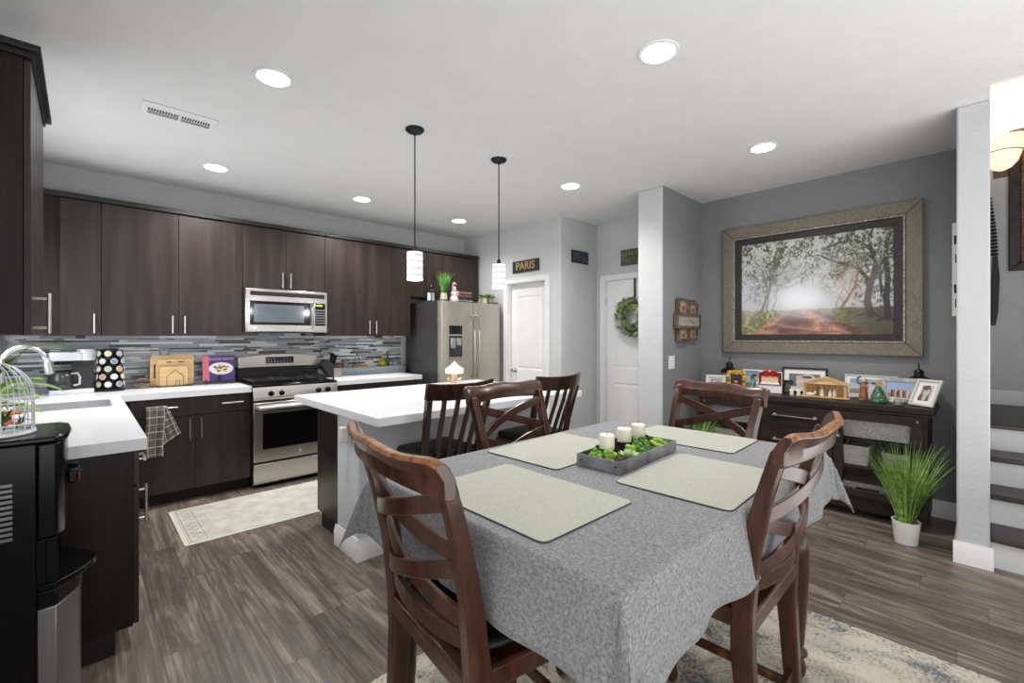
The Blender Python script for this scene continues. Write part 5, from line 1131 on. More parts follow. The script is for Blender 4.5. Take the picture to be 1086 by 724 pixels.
    rc_ = (lin((104, 70, 60))*(1-tr[..., None])+lin((196, 140, 116))*tr[..., None])*(.5+.9*gn)[..., None]; rc_ = mixc(rc_, (60, 50, 54), np.clip(np.sin(y*46+x*9+nz(10, 20, 33)*3)-.1, 0, 1)*.6)
    rc_ = mixc(rc_, (222, 196, 184), np.clip(np.sin(y*60-x*12+nz(9, 14, 35)*4)-.6, 0, 1)*.5); gc = gc*(1-rd[..., None])+rc_*rd[..., None]; img = img*(1-G[..., None])+gc*G[..., None]
    # near right trees
    dk = (46, 40, 46)
    for P, r0, r1 in (([(.865, .80), (.85, .68), (.865, .55), (.885, .44), (.90, .32), (.875, .20), (.80, .11), (.70, .09), (.58, .15)], .040, .008), ([(.965, .84), (.955, .66), (.965, .48), (.95, .30), (.96, .12), (.99, .0)], .034, .018), ([(.865, .58), (.845, .46), (.80, .37), (.73, .32), (.64, .27), (.56, .20), (.47, .20)], .024, .004), ([(.90, .44), (.93, .33), (.99, .24)], .022, .014), ([(.875, .24), (.86, .12), (.88, .0)], .018, .012), ([(.80, .37), (.77, .24), (.70, .18)], .010, .003), ([(.93, .6), (.92, .45), (.95, .35)], .016, .012), ([(.89, .3), (.84, .22), (.76, .22), (.68, .24)], .012, .003)):
        img = stroke(img, P, r0, r1, dk, .95)
    for (a, c_) in (((.865, .79), (.79, .815)), ((.87, .79), (.92, .83)), ((.965, .83), (.90, .87)), ((.965, .83), (1.0, .88))): img = stroke(img, [a, c_], .022, .006, dk, .9)
    # leaves over the top right and bright light behind
    tl = np.clip((can_-.52)*7, 0, 1)*np.clip((x-.42)*2.6, 0, 1)*np.clip((.42-y)*4.5, 0, 1); img = mixc(img, (58, 64, 50), tl*.75); img = mixc(img, (176, 182, 150), np.clip((nz(120, 70, 41)-.66)*8, 0, 1)*np.clip((x-.5)*3, 0, 1)*np.clip((.5-y)*4, 0, 1)*.7)
    # warm light through the right gap, misty glow and rays
    img = mixc(img, (176, 132, 104), np.exp(-((x-.76)/.07)**2-((y-.50)/.14)**2)*.35)
    gl = np.exp(-(((x-.43)/.17)**2+((y-.63)/.15)**2)); img = mixc(img, (238, 240, 246), gl*.95)
    ang = np.arctan2((y+.30), (x-1.02)); ray = np.clip(np.sin(ang*30)*.5+.5, 0, 1)**1.5*np.clip(.85-np.abs(y-.50)*1.9, 0, 1)*np.clip(1-np.abs(x-.58)*2.6, 0, 1); img = mixc(img, (214, 208, 212), ray*.7)
    img = mixc(img, (204, 206, 220), np.exp(-((x-.04)/.08)**2)*np.exp(-((y-.58)/.22)**2)*.65)
    return np.clip(img, 0, 1)
pf = thing('framed_picture', 'large framed picture of a misty tree-lined dirt road on the grey dining wall', 'picture', (4.64, 1.065, 1.20))
ya, yb_, za, zb, xw = .325, 1.805, 1.205, 2.41, 4.659
def frame_x(name, xf, th, ya, yb_, za, zb, w_, m, parent, bev=.003):
    b = MB(); 
    b.prism([(ya, za), (yb_, za), (yb_-w_, za+w_), (ya+w_, za+w_)], (xf, 0, 0), (0, 1, 0), (0, 0, 1), (th, 0, 0)); b.prism([(ya, zb), (ya+w_, zb-w_), (yb_-w_, zb-w_), (yb_, zb)], (xf, 0, 0), (0, 1, 0), (0, 0, 1), (th, 0, 0))
    b.prism([(ya, za), (ya+w_, za+w_), (ya+w_, zb-w_), (ya, zb)], (xf, 0, 0), (0, 1, 0), (0, 0, 1), (th, 0, 0)); b.prism([(yb_, za), (yb_, zb), (yb_-w_, zb-w_), (yb_-w_, za+w_)], (xf, 0, 0), (0, 1, 0), (0, 0, 1), (th, 0, 0))
    return b.build(name, m, parent, bevel=bev)
taupe = mat('taupe_frame', (122, 113, 100), .5, .15, var=.08, nscale=60)
MB().box(xw-.012, xw-.0005, ya+.01, yb_-.01, za+.01, zb-.01).build('backing', black_m, pf)
frame_x('outer_frame', xw-.045, .0325, ya, yb_, za, zb, .10, taupe, pf, .006)
frame_x('inner_lip', xw-.050, .0375, ya+.101, yb_-.101, za+.101, zb-.101, .016, mat('silver_lip', (150, 142, 130), .4, .4, var=.25, nscale=80), pf)
frame_x('liner', xw-.034, .0215, ya+.118, yb_-.118, za+.118, zb-.118, .055, mat('dark_liner', (40, 37, 36), .5, var=.2, nscale=50), pf)
paint_mesh('canvas', avenue(), (xw-.020, yb_-.17, za+.17), (0, -(yb_-ya-.34), 0), (0, 0, zb-za-.34), canvas_m, pf)

# ------------------------------------------------------------------ sideboard
SX0, SX1, SY0, SY1, SZ = 4.215, 4.63, .275, 1.86, .862
sb = thing('sideboard', 'long dark wood sideboard with glass end doors under the large picture', 'sideboard', ((SX0+SX1)/2, (SY0+SY1)/2, 0))
MB().box(SX0-.03, SX1, SY0-.04, SY1+.04, SZ-.045, SZ).build('top', sb_m, sb, bevel=.006)
MB().box(SX0-.012, SX1, SY0-.02, SY1+.02, SZ-.068, SZ-.0455).build('moulding', sb_m, sb, bevel=.004)
b = MB(); d1, d2_ = .815, 1.33
for y in (SY0, SY1-.03, d1-.015, d2_-.015): b.box(SX0+.004, SX1-.003, y, y+.03, .06, SZ-.069)
b.box(SX0+.004, SX1-.003, SY0+.03, SY1-.03, .10, .125); b.box(SX1-.012, SX1-.003, SY0+.03, SY1-.03, .125, SZ-.069)
b.build('carcass', sb_m, sb)
MB().box(SX0+.0, SX0+.003, SY0, SY1, .055, .135).build('plinth', sb_m, sb, bevel=.001) if 0 else MB().box(SX0-.004, SX0+.0035, SY0, SY1, .06, .150).build('bottom_rail', sb_m, sb, bevel=.003)
for y in (SY0+.015, SY1-.055):
    for x in (SX0+.01, SX1-.06): MB().box(x, x+.045, y, y+.045, .001, .059).build('foot', sb_m, sb)
for (a0, a1) in ((SY0+.031, d1-.016), (d2_+.016, SY1-.031)):
    for z in (.36, .565): MB().box(SX0+.04, SX1-.0125, a0, a1, z, z+.018).build('shelf', sb_m, sb)
dz0, dz1 = .152, SZ-.070
for (a0, a1, hy) in ((SY0+.022, d1-.002, d1-.035), (d2_+.002, SY1-.022, d2_+.035)):
    fr2 = frame_x('glass_door', SX0-.016, .0195, a0, a1, dz0, dz1, .062, sb_m, sb)
    MB().box(SX0-.008, SX0-.005, a0+.06, a1-.06, dz0+.06, dz1-.06).build('pane', pane, fr2)
    b = MB(); b.cyl((SX0-.045, hy, .60), (SX0-.045, hy, .74), .0055, n=10); b.build('handle', mat('antique_pewter', (140, 136, 132), .35, .8), fr2)
    for z in (.60, .74): MB().lathe((SX0-.0165, hy, z), [(.013, -.001), (.013, -.005), (.006, -.008), (.006, -.028), (.010, -.034), (.001, -.038)], 14, 'x').build('handle_boss', mat('antique_pewter', (140, 136, 132), .35, .8), fr2)
    for y in (a0+.03, a1-.03): MB().lathe((SX0-.0165, y, dz1-.03), [(.008, -.0005), (.007, -.003), (.001, -.004)], 12, 'x').build('nail_head', mat('antique_pewter', (140, 136, 132), .35, .8), fr2)
for (z0, z1) in ((.625, SZ-.072), (.395, .620), (.155, .390)):
    dr = MB().box(SX0-.016, SX0+.0035, d1+.002, d2_-.002, z0, z1).build('drawer', sb_m, sb, bevel=.003); zc = (z0+z1)/2; b = MB(); b.cyl((SX0-.048, .93, zc), (SX0-.048, 1.215, zc), .0055, n=10)
    for y in (.93, 1.215): b.lathe((SX0-.016, y, zc), [(.013, -.001), (.013, -.005), (.006, -.008), (.006, -.028), (.011, -.034), (.001, -.040)], 14, 'x')
    b.build('handle', mat('antique_pewter', (140, 136, 132), .35, .8), dr)
# things behind the right glass door
def bin_mat(nm, c1, c2):
    m = bpy.data.materials.new(nm); m.use_nodes = True; nt = m.node_tree; bs = nt.nodes['Principled BSDF']; tc = nt.nodes.new('ShaderNodeTexCoord'); vo = nt.nodes.new('ShaderNodeTexVoronoi'); vo.inputs['Scale'].default_value = 60
    nt.links.new(tc.outputs['Object'], vo.inputs['Vector']); rp = nt.nodes.new('ShaderNodeValToRGB'); rp.color_ramp.elements[0].color = (*s2l(c1), 1); rp.color_ramp.elements[1].color = (*s2l(c2), 1); rp.color_ramp.elements[1].position = .5
    nt.links.new(vo.outputs['Distance'], rp.inputs[0]); nt.links.new(rp.outputs[0], bs.inputs['Base Color']); bs.inputs['Roughness'].default_value = .7; return m
peb = bin_mat('pebble_weave', (250, 249, 246), (196, 194, 192)); wh_w = mat('white_weave', (234, 232, 226), .8, var=.12, nscale=4, stretch=(1, 1, 40))
def binbox(name, label, y0, y1, z0, z1, m, tilt=0, x0=4.275, x1=4.55):
    t = thing(name, label, 'storage bin', ((x0+x1)/2, (y0+y1)/2, z0)); c = ((x0+x1)/2, (y0+y1)/2); b = MB(); h = z1-z0; e_ = .012; y0_, y1_ = y0, y1; cy_ = c[1]
    prof = [(y0+e_, z0), (y1-e_, z0), (y1, z1), (y0, z1)]; b.prism(prof, (x0, 0, 0), (0, 1, 0), (0, 0, 1), (x1-x0, 0, 0)); b.build('bin', m, t, bevel=.004)
    MB().box(x0-.002, x1+.002, y0-.001, y1+.001, z1-.012, z1+.002).build('rim', m, t, bevel=.003)
    MB().box(x0+.01, x1-.01, y0+.012, y1-.012, z1+.0022, z1+.004).build('contents', mat('grey_cloth', (110, 110, 112), .9), t); return t
binbox('storage_bin', 'wide pebble-patterned bin on the upper shelf behind the right glass door', .36, .77, .590, .745, peb)
binbox('storage_bin', 'white woven basket on the middle shelf behind the right glass door, left one', .60, .765, .380, .52, wh_w)
binbox('storage_bin', 'white woven basket on the middle shelf behind the right glass door, right one', .36, .53, .380, .50, wh_w)
t = binbox('storage_bin', 'patterned box with a dark label slot on the bottom behind the right glass door', .35, .765, .127, .245, peb)
MB().box(4.270, 4.2745, .54, .68, .165, .215).build('label_slot', black_m, t, bevel=.002)
binbox('storage_bin', 'wide pebble-patterned bin on the upper shelf behind the left glass door', 1.40, 1.80, .590, .735, peb)
binbox('storage_bin', 'white woven basket on the middle shelf behind the left glass door', 1.45, 1.75, .380, .51, wh_w)

# ------------------------------------------------------------------ things on the sideboard
def portrait(kind, w=40, h=50, seed=0):
    rs = np.random.RandomState(seed); y, x = np.mgrid[0:h, 0:w]; x = (x+.5)/w; y = (y+.5)/h
    def el(im, cx, cy, rx, ry, c, al=1): m = ((((x-cx)/rx)**2+((y-cy)/ry)**2) < 1)[..., None]*al; return im*(1-m)+lin(c)*m
    if kind == 'girl':
        im = np.ones((h, w, 3))*lin((206, 206, 204)); im = el(im, .5, .46, .36, .46, (96, 84, 74)); im = el(im, .45, .85, .42, .45, (104, 90, 78)); im = el(im, .52, .44, .25, .30, (212, 192, 178)); im = el(im, .50, .80, .15, .2, (206, 186, 172))
        im = el(im, .42, .38, .045, .022, (60, 50, 48)); im = el(im, .62, .38, .045, .022, (60, 50, 48)); im = el(im, .52, .60, .10, .025, (176, 110, 104)); im = el(im, .52, .5, .03, .04, (192, 166, 150)); im = el(im, .38, .17, .3, .14, (96, 84, 74)); return im
    if kind == 'couple':
        im = np.ones((h, w, 3))*lin((200, 196, 190)); im *= (.9+.2*rs.rand(h, w, 1)); cs = [(.24, (110, 130, 170)), (.42, (200, 190, 184)), (.62, (80, 70, 80)), (.80, (150, 120, 110))]
        for cx, c in cs: im = el(im, cx, .80, .13, .42, c); im = el(im, cx, .34, .07, .10, (206, 168, 140)); im = el(im, cx, .26, .075, .06, (70, 50, 40))
        return im
    if kind == 'two':
        im = np.ones((h, w, 3)); im[:] = lin((196, 206, 220)); im[: int(h*.35)] = lin((150, 170, 196)); im[int(h*.7):] = lin((150, 150, 120))
        for cx, c in ((.38, (176, 150, 170)), (.60, (226, 222, 222))): im = el(im, cx, .80, .15, .38, c); im = el(im, cx, .32, .075, .12, (208, 170, 146)); im = el(im, cx, .25, .08, .08, (88, 66, 50))
        return im
    if kind == 'bw':
        im = np.ones((h, w, 3))*lin((110, 110, 116)); im = el(im, .62, .38, .24, .34, (220, 212, 214)); im = el(im, .38, .62, .14, .45, (216, 200, 206)); im = el(im, .60, .42, .14, .20, (206, 186, 180)); im = el(im, .36, .30, .13, .18, (212, 178, 182)); im = el(im, .55, .95, .28, .3, (206, 200, 204)); im = el(im, .60, .24, .17, .10, (70, 60, 62)); return im
    if kind == 'group':
        im = np.ones((h, w, 3)); im[:] = lin((150, 180, 226)); im[int(h*.72):] = lin((160, 140, 120))
        for k in range(9): cx = .18+.08*k; im = el(im, cx, .70+.03*rs.rand(), .05, .25, [(70, 70, 90), (170, 90, 80), (210, 190, 170)][k % 3]); im = el(im, cx, .42, .035, .06, (200, 160, 130))
        return im
    if kind == 'kids':
        im = np.ones((h, w, 3))*lin((120, 30, 26))
        for cx in (.22, .48, .76): im = el(im, cx, .55, .15, .26, (236, 190, 160)); im = el(im, cx, .33, .15, .12, (226, 180, 120)); im = el(im, cx, .92, .20, .2, (236, 232, 226)); im = el(im, cx-.05, .53, .02, .03, (60, 40, 30)); im = el(im, cx+.05, .53, .02, .03, (60, 40, 30)); im = el(im, cx, .66, .05, .02, (190, 80, 80))
        return im
    im = np.ones((h, w, 3))*lin((90, 96, 80)); im *= (.6+.8*rs.rand(h, w, 1)); return im
def pframe(label, loc, yaw, w, h, fw, fm__, matw, img, tilt=12, th=.016, name='framed_photo', stand=True):
    """frame facing local -x; yaw turns it about z; w along local y"""
    t = thing(name, label, 'photo frame', loc, R(yaw)); ti = R(tilt); U = Vector((math.sin(ti), 0, math.cos(ti))); Rr = Vector((0, -1, 0)); Nn = Vector((-math.cos(ti), 0, math.sin(ti)))
    def P(a, c, e=0): return Rr*a+U*c+Nn*e
    w2 = w/2; b = MB()
    for poly in ([(-w2, 0), (w2, 0), (w2-fw, fw), (-w2+fw, fw)], [(-w2, h), (-w2+fw, h-fw), (w2-fw, h-fw), (w2, h)], [(-w2, 0), (-w2+fw, fw), (-w2+fw, h-fw), (-w2, h)], [(w2, 0), (w2, h), (w2-fw, h-fw), (w2-fw, fw)]): b.prism(poly, P(0, 0, 0), Rr, U, Nn*th)
    b.build('frame', fm__, t, bevel=.0015, local=True)
    a, c = w2-fw, fw
    MB().prism([(-w2+.002, .002), (w2-.002, .002), (w2-.002, h-.002), (-w2+.002, h-.002)], P(0, 0, -.004), Rr, U, Nn*.0038).build('back_board', black_m, t, local=True)
    if matw: MB().prism([(-a, fw), (a, fw), (a, h-fw), (-a, h-fw)], P(0, 0, .0005), Rr, U, Nn*.004).build('mount', mat('mount_board', (232, 231, 228), .7, var=.01), t, local=True, smooth=0)
    a -= matw; c += matw
    paint_mesh('photo', img, P(-a, c, .0052), Rr*2*a, U*(h-2*c), print_m, t, local=True)
    if stand: MB().prism([(0, 0), (.006, 0), (.006, h*.72), (0, h*.72)], Vector((h*math.sin(ti)*.72+.006+(h*.22), -.012, .001)), (0, 1, 0), Vector((-h*.22*1.0-.0, 0, h*.68)).normalized(), (0, .018, 0)).build('easel_back', black_m, t, local=True) if 0 else MB().bar([(h*.28+.02, 0, .004), (h*.6*math.sin(ti)+.008, 0, h*.6)], .03, .004, ups=(0, 1, 0)).build('easel_back', black_m, t, local=True)
    return t
ZS = SZ+.001; wf = mat('white_frame', (228, 226, 222), .4, var=.01); bf = mat('black_frame', (26, 26, 28), .4); sf = mat('silver_frame', (168, 166, 160), .4, .6, var=.15, nscale=40); cfw = mat('champagne_frame', (206, 203, 194), .4, .2, var=.05)
pframe('small white frame with a group photo at the left end of the sideboard', (4.40, 1.785, ZS), 14, .175, .125, .016, wf, .008, portrait('couple', 44, 30, 1))
lantern(4.53, 1.81, ZS, 1.45, 'black metal lantern at the left rear of the sideboard behind the yellow arched frame') if 0 else lantern(4.555, 1.715, ZS, 1.35, 'black metal lantern at the left rear of the sideboard, behind the gold arched frame')
# gold arched frame with a figure
ga = thing('arched_frame', 'gold arched holiday frame with a small red figure, on the left part of the sideboard', 'ornament', (4.42, 1.60, ZS), R(4)); W2 = .085; H2 = .155
outer = [(-W2, 0), (W2, 0), (W2, H2)]+[(W2*math.cos(a), H2+.03*math.sin(a)) for a in [PI*k/12 for k in range(1, 12)]]+[(-W2, H2)]
b = MB(); ti = (-1, 0, 0)
for poly in ([(-W2, 0), (-W2+.034, 0), (-W2+.034, H2), (-W2, H2)], [(W2-.034, 0), (W2, 0), (W2, H2), (W2-.034, H2)], [(-W2, H2)]+[(W2-.034-.0, H2-.02)]*0+[(-W2, H2-.012), (W2, H2-.012), (W2, H2)]+[(W2*math.cos(a), H2+.03*math.sin(a)) for a in [PI*k/12 for k in range(1, 12)]], [(-W2, 0), (W2, 0), (W2, .025), (-W2, .025)]): b.prism(poly, (0, 0, 0), (0, -1, 0), (0, 0, 1), (-.02, 0, 0))
b.build('arch', mat('gilt_resin', (198, 160, 58), .4, .25, var=.3, nscale=40), ga, bevel=.003, local=True)
MB().prism([(-.05, .026), (.05, .026), (.05, .142), (-.05, .142)], (-.004, 0, 0), (0, -1, 0), (0, 0, 1), (.004, 0, 0)).build('picture_ground', mat('plum_ground', (70, 56, 60), .6, var=.3, nscale=30), ga, local=True)
for k in range(8): MB().ell((-.022, (-1 if k % 2 else 1)*.068, .02+.034*(k//2)), .012, .012, .010, 10).build('bauble', [mat('bauble_green', (90, 120, 50), .4), mat('bauble_cream', (216, 200, 150), .4)][(k//2) % 2], ga, local=True)
b = MB(); b.lathe((-.028, 0, 0), [(.024, .001), (.026, .03), (.016, .062), (.001, .064)], 18); b.build('figure_coat', mat('coat_red', (160, 26, 28), .5), ga, local=True)
MB().ell((-.028, 0, .078), .017).build('figure_head', skin, ga, local=True); MB().lathe((-.028, 0, .088), [(.018, 0), (.018, .004), (.010, .006), (.010, .022), (.001, .023)], 16).build('figure_hat', black_m, ga, local=True)
for s in (-1, 1): MB().tube([(-.028, s*.02, .056), (-.038, s*.032, .045), (-.04, s*.03, .032)], [.007, .006, .005], 8).build('figure_arm', mat('coat_red', (160, 26, 28), .5), ga, local=True)
pframe('white frame with a landscape photo behind the colourful figurines', (4.56, 1.47, ZS), 0, .26, .185, .014, wf, 0, portrait('two', 50, 34, 3), tilt=8)
def person_fig(name, label, x, y, z, h, rob, head=skin, hair=None, cat='figurine', wide=1, arms=True, rotz=0):
    t = thing(name, label, cat, (x, y, z), rotz); k = h/.10
    MB().lathe((0, 0, 0), [(.017*k*wide, .001), (.018*k*wide, .008*k), (.014*k*wide, .035*k), (.013*k*wide, .055*k), (.011*k*wide, .068*k), (.005*k, .076*k), (.001, .077*k)], 18).build('robe', rob, t, local=True)
    hd = MB().ell((0, 0, .086*k), .0095*k, .0095*k, .0115*k).build('head', head, t, local=True)
    if hair: MB().lathe((.001*k, 0, .080*k), [(.011*k, 0), (.0115*k, .008*k), (.009*k, .016*k), (.001, .0195*k)], 16).build('headwear', hair, hd, local=True)
    if arms:
        for s in (-1, 1): MB().tube([(0, s*.012*k, .064*k), (-.008*k, s*.016*k, .050*k), (-.015*k, s*.006*k, .046*k)], [.0055*k, .005*k, .0035*k], 8).build('arm', rob, t, local=True)
    return t
person_fig('figurine', 'small teal-robed figurine left of the pair in front of the white landscape frame', 4.42, 1.465, ZS, .145, mat('teal_robe', (96, 150, 146), .5, var=.3, nscale=40), hair=mat('brown_hair', (110, 70, 40), .6))
person_fig('figurine', 'small gold-and-cream-robed figurine right of the pair in front of the white landscape frame', 4.41, 1.395, ZS, .145, mat('gold_robe', (206, 176, 96), .5, var=.3, nscale=40, col2=(226, 216, 190)), hair=mat('brown_hair', (110, 70, 40), .6))
t = thing('photo_block', 'photo of three children with a big red bow, on a white block', 'photo frame', (4.36, 1.30, ZS), R(6))
MB().box(-.0, .035, -.09, .09, .001, .185).build('block', wf, t, bevel=.003, local=True)
MB().box(-.006, -.0005, -.086, .086, .070, .180).build('dark_border', mat('maroon', (66, 24, 24), .5), t, local=True)
paint_mesh('photo', portrait('kids', 50, 32), (-.0068, .078, .077), (0, -.156, 0), (0, 0, .09), print_m, t, local=True)
for s in (-1, 1): MB().tube([(-.012, 0, .178), (-.016, s*.025, .196), (-.014, s*.05, .186), (-.012, s*.045, .168), (-.012, 0, .178)], [.006, .012, .013, .010, .005], 8).build('bow_loop', red_m, t, local=True); MB().bar([(-.012, 0, .178), (-.012, s*.035, .145)], .003, .018, ups=(0, 0, 1)).build('ribbon_tail', red_m, t, local=True)
MB().ell((-.016, 0, .178), .009).build('bow_knot', red_m, t, local=True)
pframe('little dark frame between the red-bow photo and the big black frame', (4.44, 1.185, ZS), -12, .075, .115, .014, bf, 0, portrait('x', 16, 22, 5), tilt=8)
pframe('large black frame with a wide white mount and a portrait, behind the wooden stable', (4.545, 1.09, ZS), 2, .345, .225, .018, bf, .038, portrait('bw', 60, 36), tilt=10)
porc = mat('pale_porcelain', (226, 222, 204), .35, var=.03)
person_fig('figurine', 'cream porcelain figurine at the far left of the stable, with green-tinted cap', 4.33, 1.125, ZS, .082, porc, porc, mat('celadon', (190, 196, 150), .4), wide=1.1)
person_fig('figurine', 'cream porcelain figurine between the green-capped one and the stable', 4.325, 1.075, ZS, .080, porc, porc, mat('porcelain_hair', (206, 190, 150), .4), wide=1.1)
# stable
sbl = thing('wooden_stable', 'open pine toy stable with a gabled roof in the middle of the sideboard', 'nativity stable', (4.37, .90, ZS), R(5)); Wd = .165
MB().box(-.055, .095, -Wd, Wd, .001, .009).build('floor_board', pine_m, sbl, local=True, bevel=.001)
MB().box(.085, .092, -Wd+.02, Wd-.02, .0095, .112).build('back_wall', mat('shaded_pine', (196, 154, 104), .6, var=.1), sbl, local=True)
for x in (-.035, .07):
    for s in (-1, 1): MB().box(x, x+.014, s*(Wd-.028)-.008, s*(Wd-.028)+.008, .0095, .112).build('post', pine_m, sbl, local=True, bevel=.001)
for s in (-1, 1): MB().bar([(.02, s*Wd*1.02, .108), (.02, 0, .163)], .15, .007, ups=(0, 0, 1)).build('roof_slope', pine_m, sbl, local=True, bevel=.001)
MB().prism([(-Wd+.015, .110), (Wd-.015, .110), (0, .158)], (-.045, 0, 0), (0, 1, 0), (0, 0, 1), (.006, 0, 0)).build('gable', pine_m, sbl, local=True)
for k in range(7): MB().box(.0755, .0845, -.12+k*.038, -.108+k*.038, .0095, .10).build('slat', pine_m, sbl, local=True)
M_ = Matrix.Translation(Vector((4.37, .90, ZS))) @ Matrix.Rotation(R(5), 4, 'Z')
for (dx, dy, h, lb) in ((-.0, .02, .075, 'porcelain standing figurine near the middle of the wooden stable'), (-.005, -.035, .062, 'porcelain kneeling figurine right of centre in the wooden stable'), (.01, -.062, .068, 'porcelain figurine at the right side inside the wooden stable')):
    p = M_ @ Vector((dx, dy, .0095)); person_fig('figurine', lb, p.x, p.y, p.z, h, porc, porc, mat('porcelain_hair', (206, 190, 150), .4), wide=1.25)
p = M_ @ Vector((-.035, .095, .0095)); t = thing('lamb_figurine', 'white reclining lamb figurine at the left front of the wooden stable', 'figurine', (p.x, p.y, p.z), R(5))
MB().ell((0, 0, .014), .014, .032, .014, 14).build('body', porc, t, local=True); MB().ell((-.004, -.034, .028), .010, .011, .010, 12).build('head', porc, t, local=True)
for s in (-1, 1): MB().ell((-.004+s*.008, -.032, .036), .003, .003, .007, 8).build('ear', porc, t, local=True)
pframe('wide white framed photo of two people, right of the stable', (4.56, .635, ZS), 0, .335, .185, .006, wf, .028, portrait('two', 54, 34, 2), tilt=9)
# brown robed figurine with raised arm
sc = thing('figurine', 'tall brown-robed figurine with a raised blue sleeve, in front of the wide white frame', 'figurine', (4.41, .655, ZS), R(0)); rb = mat('brown_robe', (150, 98, 66), .5, var=.25, nscale=20)
MB().lathe((0, 0, 0), [(.034, .001), (.034, .006), (.026, .05), (.021, .09), (.024, .115), (.018, .135), (.008, .14), (.001, .141)], 20).build('robe', rb, sc, local=True)
hd = MB().ell((-.002, -.004, .152), .013, .013, .016).build('head', skin, sc, local=True); MB().ell((.006, -.008, .150), .016, .016, .020).build('hood', mat('grey_hood', (140, 126, 110), .6, var=.2), hd, local=True)
MB().tube([(0, .018, .125), (-.004, .036, .135), (-.004, .040, .158), (-.004, .030, .176), (-.004, .016, .184)], [.010, .010, .009, .008, .007], 10).build('raised_arm', mat('blue_sleeve', (84, 110, 130), .5), sc, local=True)
MB().tube([(0, -.018, .12), (-.018, -.014, .105), (-.026, .004, .105)], [.009, .008, .006], 10).build('arm', rb, sc, local=True)
# ornate tree
tr = thing('tree_figurine', 'small ornate Christmas tree figurine topped with a gold star', 'figurine', (4.335, .555, ZS)); gm = mat('tree_green', (40, 96, 70), .4, var=.35, nscale=50)
MB().lathe((0, 0, 0), [(.055, .001), (.058, .008), (.045, .040), (.050, .042), (.032, .075), (.037, .077), (.020, .105), (.024, .107), (.006, .130), (.001, .131)], 20).build('tree', gm, tr, local=True)
st5 = [((.028 if k % 2 == 0 else .012)*math.sin(PI*k/5), (.028 if k % 2 == 0 else .012)*math.cos(PI*k/5)) for k in range(10)]
MB().prism(st5, (-.006, 0, .142), (0, 1, 0), (0, 0, 1), (.010, 0, 0)).build('star', gold_m, tr, local=True, bevel=.002)
r2 = random.Random(31)
for k in range(16):
    a = PI/2+r2.random()*PI; z = .015+.09*r2.random(); r_ = .054*(1-z/.135)+.006; MB().ell((r_*math.cos(a), r_*math.sin(a), z), .007, n=8).build('bauble', mat('tb_%d' % (k % 4), [(196, 40, 44), (216, 176, 70), (226, 190, 160), (80, 110, 190)][k % 4], .35), tr, local=True)
pframe('silver frame with an outdoor group photo on the right part of the sideboard', (4.43, .445, ZS), -10, .215, .185, .030, sf, .006, portrait('group', 44, 34), tilt=10)
t = thing('shell_ornament', 'cream shell-shaped ornament in front of the silver frame', 'ornament', (4.345, .46, ZS)); MB().ell((0, 0, .018), .022, .036, .018, 16).build('shell', cream_c, t, local=True); MB().ell((0, .012, .038), .014, .022, .010, 14).build('upper_whorl', cream_c, t, local=True)
t = thing('glass_votive', 'small clear glass votive holder at the front edge of the sideboard', 'candle holder', (4.27, .435, ZS)); MB().lathe((0, 0, 0), [(.022, .001), (.026, .004), (.028, .044), (.024, .044), (.022, .010), (.001, .009)], 8).build('cup', clr, t, local=True); MB().lathe((0, 0, .0105), [(.001, 0), (.018, 0), (.018, .018), (.001, .018)], 14).build('candle', wax, t, local=True)
pframe('pale silver frame with a portrait of a smiling girl, rightmost on the sideboard', (4.30, .315, ZS), -34, .165, .205, .018, cfw, .024, portrait('girl', 40, 50), tilt=27)
lantern(4.57, .345, ZS, 1.35, 'black metal lantern at the right rear of the sideboard, behind the silver frames')

# ------------------------------------------------------------------ floor plants
def floor_grass(x, y, label, n=330, L_=.56, seed=1, z0=0):
    t = thing('potted_grass', label, 'plant', (x, y, 0))
    MB().lathe((x, y, 0), [(.056, .001), (.060, .006), (.074, .145), (.076, .15), (.069, .15), (.066, .13), (.001, .128)], 32).build('pot', white_c, t)
    MB().lathe((x, y, .1285), [(.001, 0), (.064, 0), (.060, .008), (.001, .012)], 20).build('soil', soil_m, t)
    b = MB(); blades(b, (x, y, .135), n, L_, .31, .0075, random.Random(seed), .42, .045); b.build('grass_blades', grass_m, t, smooth=0)
floor_grass(3.925, .36, 'tall green grass in a white pot on the floor before the right end of the sideboard')
floor_grass(3.88, 1.78, 'tall green grass in a white pot on the floor at the left end of the sideboard, behind the far chair', seed=2)

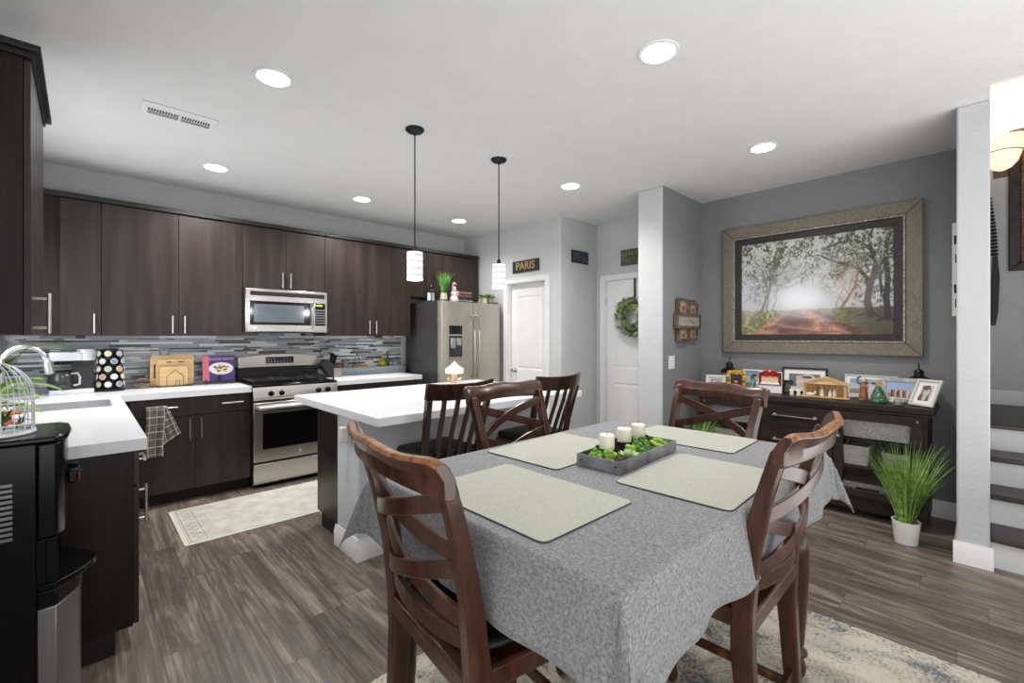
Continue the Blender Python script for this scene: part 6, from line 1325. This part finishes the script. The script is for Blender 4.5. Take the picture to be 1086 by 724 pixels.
# ------------------------------------------------------------------ stair hall things
sc = thing('wall_sconce', 'glowing white bowl wall sconce in the stair hall', 'wall light', (5.98, -.11, 2.9)); gx, gy, gz = 6.0, -.10, 2.82
shd = mat('alabaster_glow', (255, 236, 214), .4, emit=.55, ecol=(255, 228, 198), var=0)
MB().lathe((gx-.13, gy, gz), [(.02, 0), (.06, .02), (.10, .07), (.125, .15), (.165, .23), (.185, .255), (.19, .265), (.18, .265), (.16, .24), (.118, .155), (.09, .075), (.05, .03), (.001, .02)], 32).build('bowl', shd, sc)
MB().lathe((gx-.13, gy, gz+.150), [(.127, 0), (.131, .004), (.127, .008)], 32).build('band', mat('bronze', (90, 80, 70), .4, .6), sc)
MB().box(gx+.045, 6.049, gy-.05, gy+.05, gz-.02, gz+.14).build('back_plate', mat('bronze', (90, 80, 70), .4, .6), sc, bevel=.004)
l = bpy.data.lights.new('lamp', 'POINT'); l.energy = 7; l.color = (1, .9, .78); l.shadow_soft_size = .05; o = bpy.data.objects.new('lamp', l); C.objects.link(o); o.parent = sc; o.location = Vector((gx-.13, gy, gz+.30))-Vector((5.98, -.11, 2.9))
# carved wall panel
wp = thing('wall_art', 'large dark-framed golden brown patterned wall art in the stair hall', 'wall art', (6.02, -.56, 1.94))
frame_x('outer_frame', 6.0, .045, -.98, -.145, 1.945, 3.20, .075, mat('dark_carved_wood', (48, 34, 26), .45, var=.25, nscale=30), wp, .008)
wm = mat('basketweave_gold', (120, 86, 48), .5, .2, var=.35, nscale=60, bump=.6, bscale=90)
MB().box(6.015, 6.045, -.904, -.221, 2.021, 3.124).build('panel', wm, wp)
frame_x('inner_frame', 6.003, .0118, -.80, -.32, 2.12, 3.02, .03, mat('dark_carved_wood', (48, 34, 26), .45, var=.25, nscale=30), wp, .003)
hb = thing('wall_hanging', 'black beaded wall hanging on the stair hall wall behind the wall end', 'wall hanging', (6.03, -.045, 1.45)); pts = [(6.035, -.022-.03*math.sin(k/12*1.7), 2.62-k*.032) for k in range(13)]
b = MB()
for k in range(17): b.ell((6.03, -.030-.028*math.sin(k/16*1.5), 2.62-k*.032), .014, .014+.001*k, .013, 10)
b.build('beads', black_m, hb)
MB().bar([(6.03, -.062, 2.09), (6.03, -.065, 1.9), (6.03, -.060, 1.6), (6.03, -.050, 1.46)], [.03, .05, .045, .03], .014, ups=(1, 0, 0)).build('tassel', black_m, hb, bevel=.004)
lb_ = thing('letter_board', 'narrow white board with dark letters beside the wall end, right of the large picture', 'wall sign', (4.40, .135, 1.50))
MB().box(4.40, 4.63, .1205, .160, 1.50, 2.15).build('board', wf, lb_, bevel=.002)
for k, z in enumerate((2.0, 1.87, 1.76, 1.66, 1.56)): MB().box(4.385, 4.3995, .128, .150-.006*(k % 3), z, z+.06).build('letter', black_m, lb_, bevel=.001)
